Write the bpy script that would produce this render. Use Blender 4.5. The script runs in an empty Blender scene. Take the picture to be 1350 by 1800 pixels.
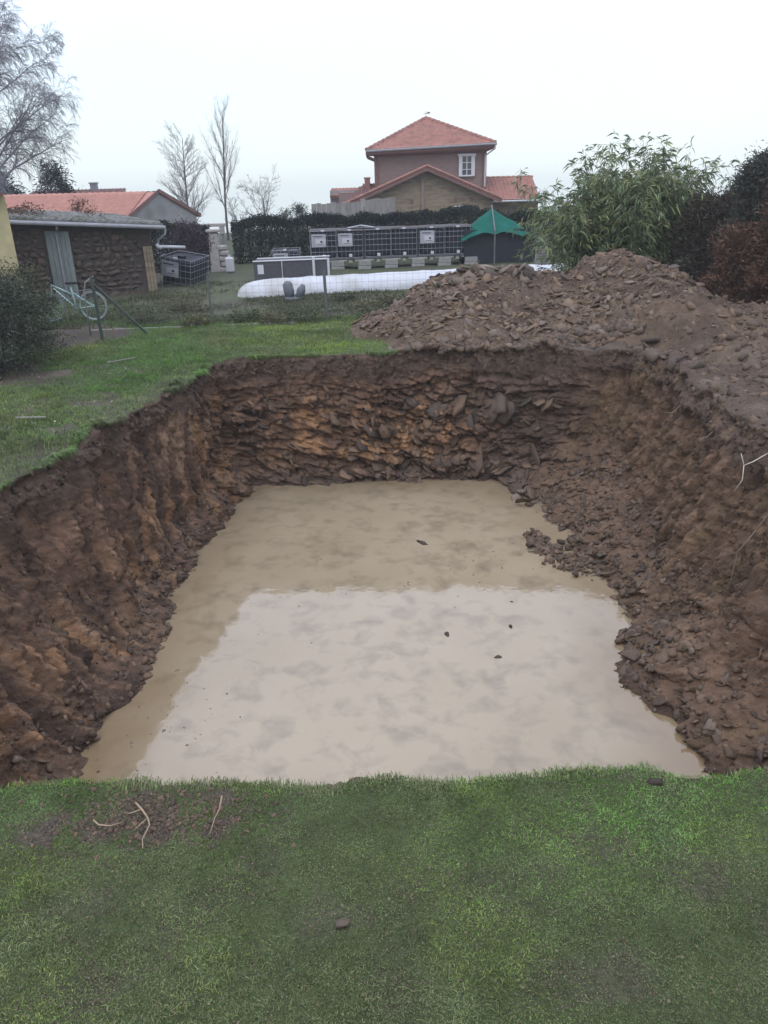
import bpy, math, random
import numpy as np
from mathutils import Matrix, Vector, Euler

sc = bpy.context.scene
COL = sc.collection
random.seed(11)
rng = np.random.default_rng(11)

# ------------------------------------------------------------------ camera
PITCH, ROLL, CAM_H = math.radians(23.1), math.radians(1.7), 2.9
cp, sp = math.cos(PITCH), math.sin(PITCH)
fwd = Vector((0, cp, -sp))
up0, rt0 = Vector((0, sp, cp)), Vector((1, 0, 0))
rt = rt0 * math.cos(ROLL) - up0 * math.sin(ROLL)
upv = up0 * math.cos(ROLL) + rt0 * math.sin(ROLL)
cd = bpy.data.cameras.new('camera')
cam = bpy.data.objects.new('camera', cd)
COL.objects.link(cam)
M3 = Matrix((rt, upv, -fwd)).transposed()
cam.rotation_euler = M3.to_euler()
cam.location = (0, 0, CAM_H)
cd.sensor_fit = 'VERTICAL'
cd.sensor_height = 24
cd.lens = 18
cd.clip_start = .05
cd.clip_end = 3000
sc.camera = cam

# ------------------------------------------------------------------ sky (overcast, CIE-like: zenith about three times the horizon) and a weak soft sun
SUN_EL, SUN_ROT = math.radians(48), math.radians(200)
HOR = 0.57
w = bpy.data.worlds.new('World')
sc.world = w
w.use_nodes = True
nt = w.node_tree
nt.nodes.clear()
out = nt.nodes.new('ShaderNodeOutputWorld')
sky = nt.nodes.new('ShaderNodeTexSky')
sky.sky_type = 'NISHITA'
sky.sun_disc = False
sky.sun_elevation = SUN_EL
sky.sun_rotation = SUN_ROT
b1 = nt.nodes.new('ShaderNodeBackground')
b1.inputs[1].default_value = .05
nt.links.new(sky.outputs[0], b1.inputs[0])
tc = nt.nodes.new('ShaderNodeTexCoord')
sx = nt.nodes.new('ShaderNodeSeparateXYZ')
nt.links.new(tc.outputs['Generated'], sx.inputs[0])
mr = nt.nodes.new('ShaderNodeMapRange')
mr.inputs[1].default_value, mr.inputs[2].default_value = 0, 1
mr.inputs[3].default_value, mr.inputs[4].default_value = 1, 3
nt.links.new(sx.outputs[2], mr.inputs[0])
cm = nt.nodes.new('ShaderNodeMapRange')
cm.inputs[2].default_value = .35
nt.links.new(sx.outputs[2], cm.inputs[0])
mx = nt.nodes.new('ShaderNodeMixRGB')
mx.inputs[1].default_value = (.86, .985, 1.04, 1)
mx.inputs[2].default_value = (.91, .955, 1.13, 1)
nt.links.new(cm.outputs[0], mx.inputs[0])
cl = nt.nodes.new('ShaderNodeTexNoise')
cl.inputs['Scale'].default_value = 2.2
cl.inputs['Detail'].default_value = 3
nt.links.new(tc.outputs['Generated'], cl.inputs['Vector'])
cmr = nt.nodes.new('ShaderNodeMapRange')
cmr.inputs[3].default_value, cmr.inputs[4].default_value = HOR * .92, HOR * 1.08
nt.links.new(cl.outputs[0], cmr.inputs[0])
mu = nt.nodes.new('ShaderNodeMath')
mu.operation = 'MULTIPLY'
nt.links.new(mr.outputs[0], mu.inputs[0])
nt.links.new(cmr.outputs[0], mu.inputs[1])
b2 = nt.nodes.new('ShaderNodeBackground')
nt.links.new(mx.outputs[0], b2.inputs[0])
nt.links.new(mu.outputs[0], b2.inputs[1])
ad = nt.nodes.new('ShaderNodeAddShader')
nt.links.new(b1.outputs[0], ad.inputs[0])
nt.links.new(b2.outputs[0], ad.inputs[1])
nt.links.new(ad.outputs[0], out.inputs[0])

sl = bpy.data.lights.new('sun', 'SUN')
sl.energy = .5
sl.angle = math.radians(25)
sl.color = (1, .97, .93)
so = bpy.data.objects.new('sun', sl)
COL.objects.link(so)
# direction towards the sun for Nishita rotation r: (sin r, cos r)
sdir = Vector((math.sin(SUN_ROT) * math.cos(SUN_EL), math.cos(SUN_ROT) * math.cos(SUN_EL), math.sin(SUN_EL)))
so.rotation_euler = sdir.to_track_quat('Z', 'Y').to_euler()

sc.view_settings.view_transform = 'Standard'
sc.view_settings.look = 'None'
sc.view_settings.exposure = .3
sc.view_settings.gamma = 1
sc.view_settings.use_curve_mapping = False
sc.cycles.max_bounces = 6
sc.cycles.volume_bounces = 2
sc.cycles.use_denoising = True

# ------------------------------------------------------------------ noise
def _h(ix, iy, iz, seed):
    with np.errstate(over='ignore'):
        h = (ix.astype(np.uint32) * np.uint32(374761393) + iy.astype(np.uint32) * np.uint32(668265263)
             + iz.astype(np.uint32) * np.uint32(2147483647 % 4294967291) + np.uint32((seed * 974634777 + 1013904223) & 0xffffffff))
        h = (h ^ (h >> np.uint32(13))) * np.uint32(1274126177)
        h = (h ^ (h >> np.uint32(15))) * np.uint32(2246822519)
        h = h ^ (h >> np.uint32(16))
    return h.astype(np.float64) / 4294967295.0

def vnoise(P, seed=0):
    i = np.floor(P).astype(np.int64)
    f = P - i
    u = f * f * (3 - 2 * f)
    r = 0
    for a in (0, 1):
        for b in (0, 1):
            for c in (0, 1):
                wgt = (u[:, 0] if a else 1 - u[:, 0]) * (u[:, 1] if b else 1 - u[:, 1]) * (u[:, 2] if c else 1 - u[:, 2])
                r = r + wgt * _h(i[:, 0] + a, i[:, 1] + b, i[:, 2] + c, seed)
    return r * 2 - 1

def fbm(P, octv=4, seed=0, gain=.5):
    a, t, n = 1., 0, 0
    for o in range(octv):
        t = t + a * vnoise(P * (2.03 ** o) + 17.3 * o, seed + o * 7)
        n += a
        a *= gain
    return t / n

def fbm2(x, y, octv=4, seed=0, f=1.):
    x = np.atleast_1d(np.asarray(x, float)); y = np.atleast_1d(np.asarray(y, float))
    return fbm(np.stack([x * f, y * f, np.zeros_like(x)], 1), octv, seed)

def worley2(x, y, seed=0):
    """distance to the nearest and second nearest feature point and the random value of the nearest cell"""
    ix, iy = np.floor(x).astype(np.int64), np.floor(y).astype(np.int64)
    f1 = np.full(x.shape, 9.); f2 = f1.copy(); rv = np.zeros(x.shape); gx = rv.copy(); gy = rv.copy()
    z = np.zeros_like(ix)
    for a in (-1, 0, 1):
        for b in (-1, 0, 1):
            px = ix + a + _h(ix + a, iy + b, z, seed); py = iy + b + _h(ix + a, iy + b, z + 1, seed)
            d = np.hypot(px - x, py - y)
            v = _h(ix + a, iy + b, z + 2, seed)
            m = d < f1
            f2 = np.where(m, f1, np.minimum(f2, d))
            rv = np.where(m, v, rv); gx = np.where(m, x - px, gx); gy = np.where(m, y - py, gy)
            f1 = np.where(m, d, f1)
    return f1, f2, rv, gx, gy

def sstep(a, b, x):
    t = np.clip((x - a) / (b - a), 0, 1)
    return t * t * (3 - 2 * t)

def lerp3(a, b, t):
    return np.asarray(a)[None, :] * (1 - t[:, None]) + np.asarray(b)[None, :] * t[:, None]

# ------------------------------------------------------------------ mesh helpers
def np_mesh(name, V, F, mat=None, col=None, smooth=False):
    """V (n,3); F (m,3), (m,4) or a list of index lists"""
    me = bpy.data.meshes.new(name)
    V = np.asarray(V, np.float32)
    if isinstance(F, np.ndarray):
        k = F.shape[1]
        me.vertices.add(len(V)); me.vertices.foreach_set('co', V.ravel())
        me.loops.add(F.size); me.loops.foreach_set('vertex_index', F.astype(np.int32).ravel())
        me.polygons.add(len(F))
        me.polygons.foreach_set('loop_start', np.arange(0, F.size, k, dtype=np.int32))
        me.polygons.foreach_set('loop_total', np.full(len(F), k, np.int32))
        me.update(calc_edges=True)
    else:
        me.from_pydata(V.tolist(), [], F)
        me.update()
    if smooth:
        me.polygons.foreach_set('use_smooth', np.ones(len(me.polygons), bool))
    if col is not None:
        a = me.color_attributes.new('col', 'FLOAT_COLOR', 'POINT')
        c = np.ones((len(V), 4), np.float32); c[:, :3] = np.clip(col, 0, 1)
        a.data.foreach_set('color', c.ravel())
    if mat: me.materials.append(mat)
    return me

class MB:
    def __init__(s): s.v = []; s.f = []
    def add(s, vs, fs):
        o = len(s.v); s.v += [tuple(v) for v in vs]; s.f += [[i + o for i in f] for f in fs]
        return s
    def box(s, c, size, rot=None, bev=0.0, taper=1.0):
        x, y, z = [a / 2 for a in size]
        if bev:
            b = min(bev, x * .45, y * .45, z * .45)
            pts = []
            for (zz, k) in ((-z, b), (-z + b, 0), (z - b, 0), (z, b)):
                tt = taper if zz > 0 else 1
                X, Y = (x - k) * tt, (y - k) * tt
                pts += [(-X + b, -Y, zz), (X - b, -Y, zz), (X, -Y + b, zz), (X, Y - b, zz), (X - b, Y, zz), (-X + b, Y, zz), (-X, Y - b, zz), (-X, -Y + b, zz)]
            fs = [[7, 6, 5, 4, 3, 2, 1, 0], [24 + i for i in range(8)]]
            for r in range(3):
                for i in range(8):
                    j = (i + 1) % 8
                    fs.append([r * 8 + i, r * 8 + j, r * 8 + 8 + j, r * 8 + 8 + i])
        else:
            t = taper
            pts = [(-x, -y, -z), (x, -y, -z), (x, y, -z), (-x, y, -z), (-x * t, -y * t, z), (x * t, -y * t, z), (x * t, y * t, z), (-x * t, y * t, z)]
            fs = [[3, 2, 1, 0], [4, 5, 6, 7], [0, 1, 5, 4], [1, 2, 6, 5], [2, 3, 7, 6], [3, 0, 4, 7]]
        if rot is not None: pts = [rot @ Vector(p) for p in pts]
        c = Vector(c)
        return s.add([Vector(p) + c for p in pts], fs)
    def tube(s, path, r, n=6, caps=True):
        path = [Vector(p) for p in path]
        rs = r if isinstance(r, (list, tuple)) else [r] * len(path)
        rings = []
        ref = None
        for i, p in enumerate(path):
            d = (path[min(i + 1, len(path) - 1)] - path[max(i - 1, 0)]).normalized()
            if ref is None:
                ref = Vector((0, 0, 1)) if abs(d.z) < .9 else Vector((1, 0, 0))
            a = d.cross(ref).normalized(); b = d.cross(a).normalized()
            ref = -b if False else ref
            rings.append([p + a * (math.cos(2 * math.pi * k / n) * rs[i]) + b * (math.sin(2 * math.pi * k / n) * rs[i]) for k in range(n)])
        vs = [v for rg in rings for v in rg]; fs = []
        for i in range(len(path) - 1):
            for k in range(n):
                j = (k + 1) % n
                fs.append([i * n + k, i * n + j, (i + 1) * n + j, (i + 1) * n + k])
        if caps: fs += [list(range(n))[::-1], [(len(path) - 1) * n + k for k in range(n)]]
        return s.add(vs, fs)
    def ring(s, c, R, r, axis, n=28, m=6):
        c = Vector(c); ax = Vector(axis).normalized()
        a = ax.cross(Vector((0, 0, 1)));  a = a.normalized() if a.length > .1 else Vector((1, 0, 0)); b = ax.cross(a)
        vs, fs = [], []
        for i in range(n):
            t = 2 * math.pi * i / n; d = a * math.cos(t) + b * math.sin(t)
            for k in range(m):
                q = 2 * math.pi * k / m
                vs.append(c + d * (R + r * math.cos(q)) + ax * (r * math.sin(q)))
        for i in range(n):
            for k in range(m):
                fs.append([i * m + k, ((i + 1) % n) * m + k, ((i + 1) % n) * m + (k + 1) % m, i * m + (k + 1) % m])
        return s.add(vs, fs)
    def prism(s, pts, d):
        """polygon pts (3-D, planar) extruded by vector d"""
        n = len(pts); d = Vector(d)
        vs = [Vector(p) for p in pts] + [Vector(p) + d for p in pts]
        fs = [list(range(n))[::-1], list(range(n, 2 * n))] + [[i, (i + 1) % n, n + (i + 1) % n, n + i] for i in range(n)]
        return s.add(vs, fs)
    def mesh(s, name, mat, origin=(0, 0, 0), smooth=False):
        o = Vector(origin)
        me = bpy.data.meshes.new(name)
        me.from_pydata([tuple(Vector(v) - o) for v in s.v], [], s.f)
        import bmesh
        bm = bmesh.new(); bm.from_mesh(me); bmesh.ops.recalc_face_normals(bm, faces=bm.faces); bm.to_mesh(me); bm.free()
        if smooth: me.polygons.foreach_set('use_smooth', np.ones(len(me.polygons), bool))
        me.materials.append(mat); me.update()
        return me

ROOT = {}
def tag(o, label=None, cat=None, group=None, kind=None):
    if label: o['label'] = label
    if cat: o['category'] = cat
    if group: o['group'] = group
    if kind: o['kind'] = kind
    return o
def obj(name, me, parent=None, loc=None):
    o = bpy.data.objects.new(name, me); COL.objects.link(o)
    if parent: o.parent = parent
    if loc is not None: o.location = loc
    return o
def thing(name, label, cat, loc=(0, 0, 0), group=None):
    o = bpy.data.objects.new(name, None); COL.objects.link(o)
    o.location = loc; o.empty_display_size = .2
    ROOT[o.name] = Vector(loc)
    return tag(o, label, cat, group)
def org(p):
    while p.parent: p = p.parent
    return p.location
def part(name, mb, mat, parent, smooth=False, kind=None):
    """mb in world coordinates (things are unrotated while they are built)"""
    o = obj(name, mb.mesh(name, mat, org(parent), smooth), parent)
    if kind: o['kind'] = kind
    return o
def npart(name, V, F, mat, parent, col=None, smooth=False, kind=None):
    o = obj(name, np_mesh(name, np.asarray(V) - np.array(org(parent))[None, :], F, mat, col, smooth), parent)
    if kind: o['kind'] = kind
    return o
def copy_tree(o, parent=None):
    c = o.copy(); COL.objects.link(c)
    if parent: c.parent = parent
    for ch in list(o.children): copy_tree(ch, c)
    return c

# ------------------------------------------------------------------ materials
def mat(name, base=(.2, .2, .2), rough=.85, var=.25, scale=6., bump=0., bscale=40., attr=False, spec=.25, rnd=0., metal=0., stretch=(1, 1, 1), stain=None, stain_scale=1.5, detail=6, trans=0.):
    m = bpy.data.materials.new(name); m.use_nodes = True
    t = m.node_tree; N = t.nodes; L = t.links
    bs = N['Principled BSDF']
    bs.inputs['Roughness'].default_value = rough
    bs.inputs['Specular IOR Level'].default_value = spec
    bs.inputs['Metallic'].default_value = metal
    tcd = N.new('ShaderNodeTexCoord'); mp = N.new('ShaderNodeMapping'); mp.inputs['Scale'].default_value = stretch
    L.new(tcd.outputs['Object'], mp.inputs[0])
    no = N.new('ShaderNodeTexNoise'); no.inputs['Scale'].default_value = scale; no.inputs['Detail'].default_value = detail; no.inputs['Roughness'].default_value = .65
    L.new(mp.outputs[0], no.inputs['Vector'])
    r = N.new('ShaderNodeMapRange'); r.inputs[1].default_value = .25; r.inputs[2].default_value = .75
    r.inputs[3].default_value = 1 - var; r.inputs[4].default_value = 1 + var
    L.new(no.outputs[0], r.inputs[0])
    if attr:
        at = N.new('ShaderNodeAttribute'); at.attribute_name = 'col'; src = at.outputs['Color']
    else:
        rg = N.new('ShaderNodeRGB'); rg.outputs[0].default_value = (*base, 1); src = rg.outputs[0]
    if stain:
        n2 = N.new('ShaderNodeTexNoise'); n2.inputs['Scale'].default_value = stain_scale; n2.inputs['Detail'].default_value = 5
        L.new(mp.outputs[0], n2.inputs['Vector'])
        rr = N.new('ShaderNodeMapRange'); rr.inputs[1].default_value = .48; rr.inputs[2].default_value = .66
        L.new(n2.outputs[0], rr.inputs[0])
        mm = N.new('ShaderNodeMixRGB'); mm.inputs[2].default_value = (*stain, 1)
        L.new(rr.outputs[0], mm.inputs[0]); L.new(src, mm.inputs[1]); src = mm.outputs[0]
    val = r.outputs[0]
    if rnd:
        oi = N.new('ShaderNodeObjectInfo'); r2 = N.new('ShaderNodeMapRange'); r2.inputs[3].default_value = 1 - rnd; r2.inputs[4].default_value = 1 + rnd
        L.new(oi.outputs['Random'], r2.inputs[0])
        ml = N.new('ShaderNodeMath'); ml.operation = 'MULTIPLY'; L.new(val, ml.inputs[0]); L.new(r2.outputs[0], ml.inputs[1]); val = ml.outputs[0]
    vm = N.new('ShaderNodeVectorMath'); vm.operation = 'SCALE'
    L.new(src, vm.inputs[0]); L.new(val, vm.inputs['Scale'])
    L.new(vm.outputs[0], bs.inputs['Base Color'])
    if bump:
        bn = N.new('ShaderNodeTexNoise'); bn.inputs['Scale'].default_value = bscale; bn.inputs['Detail'].default_value = 6; bn.inputs['Roughness'].default_value = .7
        L.new(mp.outputs[0], bn.inputs['Vector'])
        bp = N.new('ShaderNodeBump'); bp.inputs['Strength'].default_value = 1; bp.inputs['Distance'].default_value = bump
        L.new(bn.outputs[0], bp.inputs['Height']); L.new(bp.outputs[0], bs.inputs['Normal'])
    if trans:
        tr = N.new('ShaderNodeBsdfTranslucent'); L.new(vm.outputs[0], tr.inputs[0])
        ms = N.new('ShaderNodeMixShader'); ms.inputs[0].default_value = trans
        L.new(bs.outputs[0], ms.inputs[1]); L.new(tr.outputs[0], ms.inputs[2]); L.new(ms.outputs[0], N['Material Output'].inputs[0])
    return m

M = {}
M['ground'] = mat('ground', attr=True, var=.5, scale=38, bump=.02, bscale=70)
M['pit'] = mat('pit_soil', attr=True, var=.42, scale=11, bump=.045, bscale=24, rough=.8, spec=.3)
M['mound'] = mat('heap_soil', attr=True, var=.35, scale=12, bump=.02, bscale=30)
M['stone'] = mat('shale_stone', attr=True, var=.3, scale=7, bump=.006, bscale=30, rnd=.28, rough=.75, spec=.35)
M['rubble'] = mat('shale_rubble', attr=True, var=.3, scale=7, bump=.006, bscale=30, rough=.8, spec=.3)
M['grass'] = mat('grass_blades', attr=True, var=.15, scale=3, rough=.6, spec=.25, trans=.25)
M['leaf'] = mat('leaves', attr=True, var=.2, scale=2, rough=.55, spec=.3, trans=.2)
M['leaf_dull'] = mat('dull_leaves', attr=True, var=.2, scale=2, rough=.8, spec=.15, trans=.12)
M['bark'] = mat('bark', (.075, .065, .06), var=.35, scale=12, bump=.01, rough=.9)
M['twig'] = mat('twigs', (.2, .19, .2), var=.25, scale=3, rough=.9)
M['birch_twig'] = mat('birch_twigs', (.19, .185, .205), var=.25, scale=3, rough=.9)
M['root'] = mat('bare_root', (.25, .19, .125), var=.35, scale=18, rough=.7)
M['root_dark'] = mat('muddy_root', (.13, .095, .065), var=.3, scale=18)
M['root_pale'] = mat('peeled_root', (.42, .385, .33), var=.2, scale=18)

# ------------------------------------------------------------------ the pit outline: rim at lawn level and foot at 2.6 m depth
CT = [  # rim x, y, foot x, y, depth where the talus begins, share of the offset reached there
    (-4.70, 3.20, -3.34, 3.60, 2.3, .74), (-4.48, 5.60, -3.10, 6.00, 2.3, .74), (-4.14, 7.80, -2.82, 8.30, 2.25, .72),
    (-3.70, 10.55, -3.06, 10.60, 2.15, .6), (-2.98, 13.90, -2.56, 13.70, 2.1, .5), (-2.80, 14.42, -2.42, 14.16, 2.3, .6),
    (-.50, 14.50, -.35, 14.28, 2.3, .55), (2.06, 14.42, 1.90, 14.18, 2.2, .5), (3.75, 14.25, 2.50, 13.80, 1.8, .2),
    (4.62, 13.85, 2.60, 13.05, 1.65, .26), (4.80, 12.60, 2.75, 12.0, 1.85, .4), (4.68, 10.80, 3.00, 10.5, 2.05, .60),
    (4.60, 8.70, 3.20, 8.75, 2.15, .68), (4.68, 7.00, 2.50, 7.30, 2.0, .54), (4.76, 6.00, 3.00, 6.00, 2.15, .64),
    (4.90, 3.08, 3.40, 3.60, 2.2, .68), (1.90, 3.10, 1.90, 3.60, 2, .7), (1.20, 3.20, 1.20, 3.60, 2, .7), (-.66, 3.17, -.66, 3.60, 2, .7), (-1.90, 3.26, -1.90, 3.65, 2, .7)]
CT = np.array(CT)
def build_rim():
    P = np.vstack([CT, CT[:1]])
    seg = np.hypot(np.diff(P[:, 0]), np.diff(P[:, 1])); cum = np.concatenate([[0], np.cumsum(seg)])
    s_near = cum[15]
    s = np.concatenate([np.arange(0, s_near, .021), np.arange(s_near, cum[-1] - .01, .03)])
    A = np.stack([np.interp(s, cum, P[:, k]) for k in range(6)], 1)
    def blur(a, wdt):
        k = np.exp(-.5 * (np.arange(-3 * wdt, 3 * wdt + 1) / wdt) ** 2); k /= k.sum()
        n = 3 * wdt
        pad = np.concatenate([a[-n:], a, a[:n]])
        return np.convolve(pad, k, 'valid')
    for k in range(6): A[:, k] = blur(A[:, k], 4 if k < 2 else 12)
    n = A[:, 2:4] - A[:, 0:2]
    n /= np.linalg.norm(n, axis=1)[:, None]
    for k in range(2): n[:, k] = blur(n[:, k], 14)
    n /= np.linalg.norm(n, axis=1)[:, None]
    return s, A, n
S_, A_, N_ = build_rim()
far_m = sstep(12.6, 14.1, A_[:, 1]) * sstep(4.3, 3.6, A_[:, 0])
left_m = sstep(-2.4, -2.8, A_[:, 0]) * sstep(14.4, 13.8, A_[:, 1])
right_m = sstep(3.6, 4.3, A_[:, 0])
near_m = sstep(4.2, 3.5, A_[:, 1])
q = np.stack([A_[:, 0], A_[:, 1], A_[:, 0] * 0], 1)
rn = fbm(q * .8, 2, 3) * .15 + fbm(q * 3.2, 3, 5) * .10 + fbm(q * 12, 3, 9) * .04
rn += sstep(0, .8, A_[:, 0]) * far_m * fbm(q * 2.2 + 9, 3, 23) * .16
rn = rn * (1 - .55 * near_m) - .05 * near_m * sstep(.05, .35, fbm(q * 2.3, 2, 21))
A_[:, 0:2] -= N_ * rn[:, None]
RIM = A_[:, 0:2].copy()

def in_pit(x, y, grow=0.):
    """True inside the rim; the pit is star shaped seen from its middle"""
    c = np.array([0., 8.8])
    ang = np.arctan2(RIM[:, 1] - c[1], RIM[:, 0] - c[0]); rad = np.hypot(RIM[:, 1] - c[1], RIM[:, 0] - c[0])
    o = np.argsort(ang); ang, rad = ang[o], rad[o]
    ang = np.concatenate([ang - 2 * np.pi, ang, ang + 2 * np.pi]); rad = np.tile(rad, 3)
    return np.hypot(x - c[0], y - c[1]) < np.interp(np.arctan2(y - c[1], x - c[0]), ang, rad) + grow

MX = np.array([-1.2, -.6, .4, 1.2, 2.2, 3.0, 3.6, 4.2, 4.8, 5.35, 5.95, 6.7, 7.6, 9., 11.])
MH = np.array([0, .06, .55, 1.0, 1.22, 1.25, 1.1, 1.05, 1.42, 1.62, 1.34, .76, .42, .2, .1])
def mound_h(x, y):
    """height of the heap of spoil over the lawn"""
    x = np.asarray(x, float); y = np.asarray(y, float)
    h = np.interp(x, MX, MH)
    yc = np.interp(x, [-1, 1, 3, 5, 7, 9], [17.0, 17.0, 17.2, 17.7, 17.4, 16.6])
    yf = np.interp(x, [-1, 0, .6, 4, 5, 6, 8], [15.6, 14.9, 14.45, 14.35, 13.6, 11.8, 10.5])
    t = np.where(y < yc, np.clip((yc - y) / (yc - yf), 0, 1.3), np.clip((y - yc) / (1.1 + 1.3 * h), 0, 1.3))
    z = h * (1 - np.minimum(t, 1)) ** .82
    z = z * (1 - np.exp(-((1 - np.minimum(t, 1)) * 9)))
    k = np.exp(-(t * 7) ** 2)
    z -= .05 * h * k
    b = fbm2(x, y, 3, 32, 1.1) * .18 + fbm2(x, y, 3, 38, 3.7) * .09 + np.abs(fbm2(x, y, 3, 42, 9)) * .05
    return z + b.reshape(z.shape) * sstep(0, .15, z)

def ground_z(x, y):
    x = np.atleast_1d(np.asarray(x, float)); y = np.atleast_1d(np.asarray(y, float))
    z = fbm2(x, y, 3, 51, .35) * .06 + fbm2(x, y, 3, 53, 2.2) * .022 + fbm2(x, y, 2, 57, 9) * .012 * (y < 20)
    rr_ = np.hypot(x, y)
    z = z * sstep(120, 60, rr_) - .07 * np.maximum(0, rr_ - 62) ** 1.0
    # crumbling edge where the heap slumps over the rim
    z += sstep(.2, 1.2, x) * np.exp(-((y - 14.45) / .35) ** 2) * (fbm2(x, y, 3, 67, 1.6) * .22 + fbm2(x, y, 3, 68, 6) * .10 + .03)
    # driven mud right of the pit
    mm = sstep(4.3, 5.0, x) * sstep(6.5, 8.5, y) * sstep(20, 17, y)
    z += mm * (fbm2(x, y, 3, 31, 1.1) * .16 + fbm2(x, y, 3, 37, 3.7) * .10 + np.abs(fbm2(x, y, 3, 41, 7)) * .07)
    # turned-up clods and wheel marks along the left rim
    z += .11 * sstep(.1, .5, fbm2(x, y, 3, 59, 2.9)) * sstep(1.9, .3, np.abs(x + 4.6 - .24 * (y - 8))) * sstep(6, 7.5, y) * sstep(14.6, 13, y)
    return z

# ------------------------------------------------------------------ ground sheet around the pit
def soil_mask(x, y):
    """1 where the turf is gone"""
    n = fbm2(x, y, 4, 61, 1.8)
    m = sstep(3.5, 4.3, x + n * .4) * sstep(3.5, 4.5, y) * sstep(22, 18, y)                     # driven mud right of the pit
    m = np.maximum(m, sstep(.1, .8, x + n * .6) * sstep(14.0, 14.4, y) * sstep(22, 18, y))
    m = np.maximum(m, sstep(1.25, .75, np.hypot((x + 1.22) / .40, (y - 2.97) / .16) + n * .8 + fbm2(x, y, 3, 64, 7) * 1.3))   # bare patch by the near rim
    n2 = fbm2(x, y, 4, 63, 3.1)
    for cx, cy, rx, ry in ((-1.45, 2.45, .2, .12), (-1.15, 2.1, .22, .08), (1.42, 2.52, .2, .1), (.95, 2.78, .25, .09), (.45, 2.42, .25, .07), (-.2, 2.35, .25, .09), (1.75, 2.02, .25, .1), (.75, 2.05, .25, .1), (-1.7, 2.75, .25, .12)):
        m = np.maximum(m, .45 * sstep(1.5, .3, np.hypot((x - cx) / rx, (y - cy) / ry) + n2 * 2.2 + n * .8))
    m = np.maximum(m, .3 * (y < 3.4) * sstep(.22, .55, n2 + .3 * n))
    m = np.maximum(m, .55 * sstep(.4, .05, np.abs(x + 4.35 - .27 * (y - 8)) - .1 + n * .35) * sstep(5, 7, y) * sstep(13.9, 12.5, y))  # trodden left rim
    m = np.maximum(m, .75 * sstep(.12, .4, n2) * sstep(2.0, .6, np.abs(x + 4.9 - .27 * (y - 8))) * sstep(6, 7, y) * sstep(15, 13.5, y))
    m = np.maximum(m, sstep(1.15, .8, np.hypot((x + 6.9) / 1.5, (y - 17.3) / 1.5) + n * .3) * (x > -9))     # path past the bicycle
    m = np.maximum(m, .9 * sstep(18.6, 19.1, y + n * .5) * sstep(24, 22.5, y + n) * sstep(-7.5, -6, x + n))     # garden bed
    m = np.maximum(m, .85 * sstep(22.8, 24.6, y + n * .6))
    m = np.maximum(m, sstep(1.3, .8, np.hypot((x + 6.6) / 1.2, (y - 13.3) / .9) + n * .7))
    m = np.maximum(m, (x > .35) & (y > 13.6) & (y < 18))
    return np.clip(m, 0, 1)

def build_ground():
    c = np.array([0., 8.8])
    d = np.concatenate([[0, .02, .05, .09], np.arange(.14, 1.5, .06), np.arange(1.55, 4, .14), np.arange(4.1, 14, .4), [15, 17, 20, 24, 28, 34, 42, 50, 55, 60, 68, 80, 110, 160, 220, 300]])
    rr = np.hypot(RIM[:, 0] - c[0], RIM[:, 1] - c[1])
    dirs = (RIM - c) / rr[:, None]
    X = RIM[None, :, 0] + dirs[None, :, 0] * d[:, None]; Y = RIM[None, :, 1] + dirs[None, :, 1] * d[:, None]
    x, y = X.ravel(), Y.ravel()
    z = ground_z(x, y)
    nr, n = X.shape
    z.reshape(nr, n)[0] -= .012
    sm = soil_mask(x, y)
    n1 = fbm2(x, y, 3, 71, .9)[:, None]
    col = np.array([.062, .082, .032]) * (1 + .35 * n1 + .3 * fbm2(x, y, 3, 72, 6)[:, None])
    soil = lerp3((.055, .041, .033), (.10, .082, .064), sstep(-.3, .4, fbm2(x, y, 4, 73, 2.3)))
    mudr = sstep(4, 4.8, x)
    soil = soil * (1 - mudr[:, None]) + lerp3((.08, .055, .04), (.14, .108, .08), sstep(-.1, .5, fbm2(x, y, 4, 77, 1.6))) * mudr[:, None]
    bed = (sstep(18.4, 19, y) * sstep(-7.5, -6, x))[:, None]
    soil = soil * (1 - bed) + bed * lerp3((.055, .05, .036), (.075, .082, .045), sstep(-.2, .3, fbm2(x, y, 4, 79, 1.2)))
    col = col * (1 - sm[:, None]) + soil * sm[:, None]
    far = sstep(26, 34, y)[:, None]
    col = col * (1 - far) + np.array([.05, .06, .03]) * far
    i = np.arange(n); j = (i + 1) % n
    F = np.concatenate([np.stack([k * n + i, k * n + j, (k + 1) * n + j, (k + 1) * n + i], 1) for k in range(nr - 1)])[:, ::-1]
    o = obj('ground', np_mesh('ground', np.stack([x, y, z], 1), F, M['ground'], col, True))
    tag(o, 'garden ground of lawn, mud and dug beds around the pit', kind='structure')
build_ground()

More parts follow.
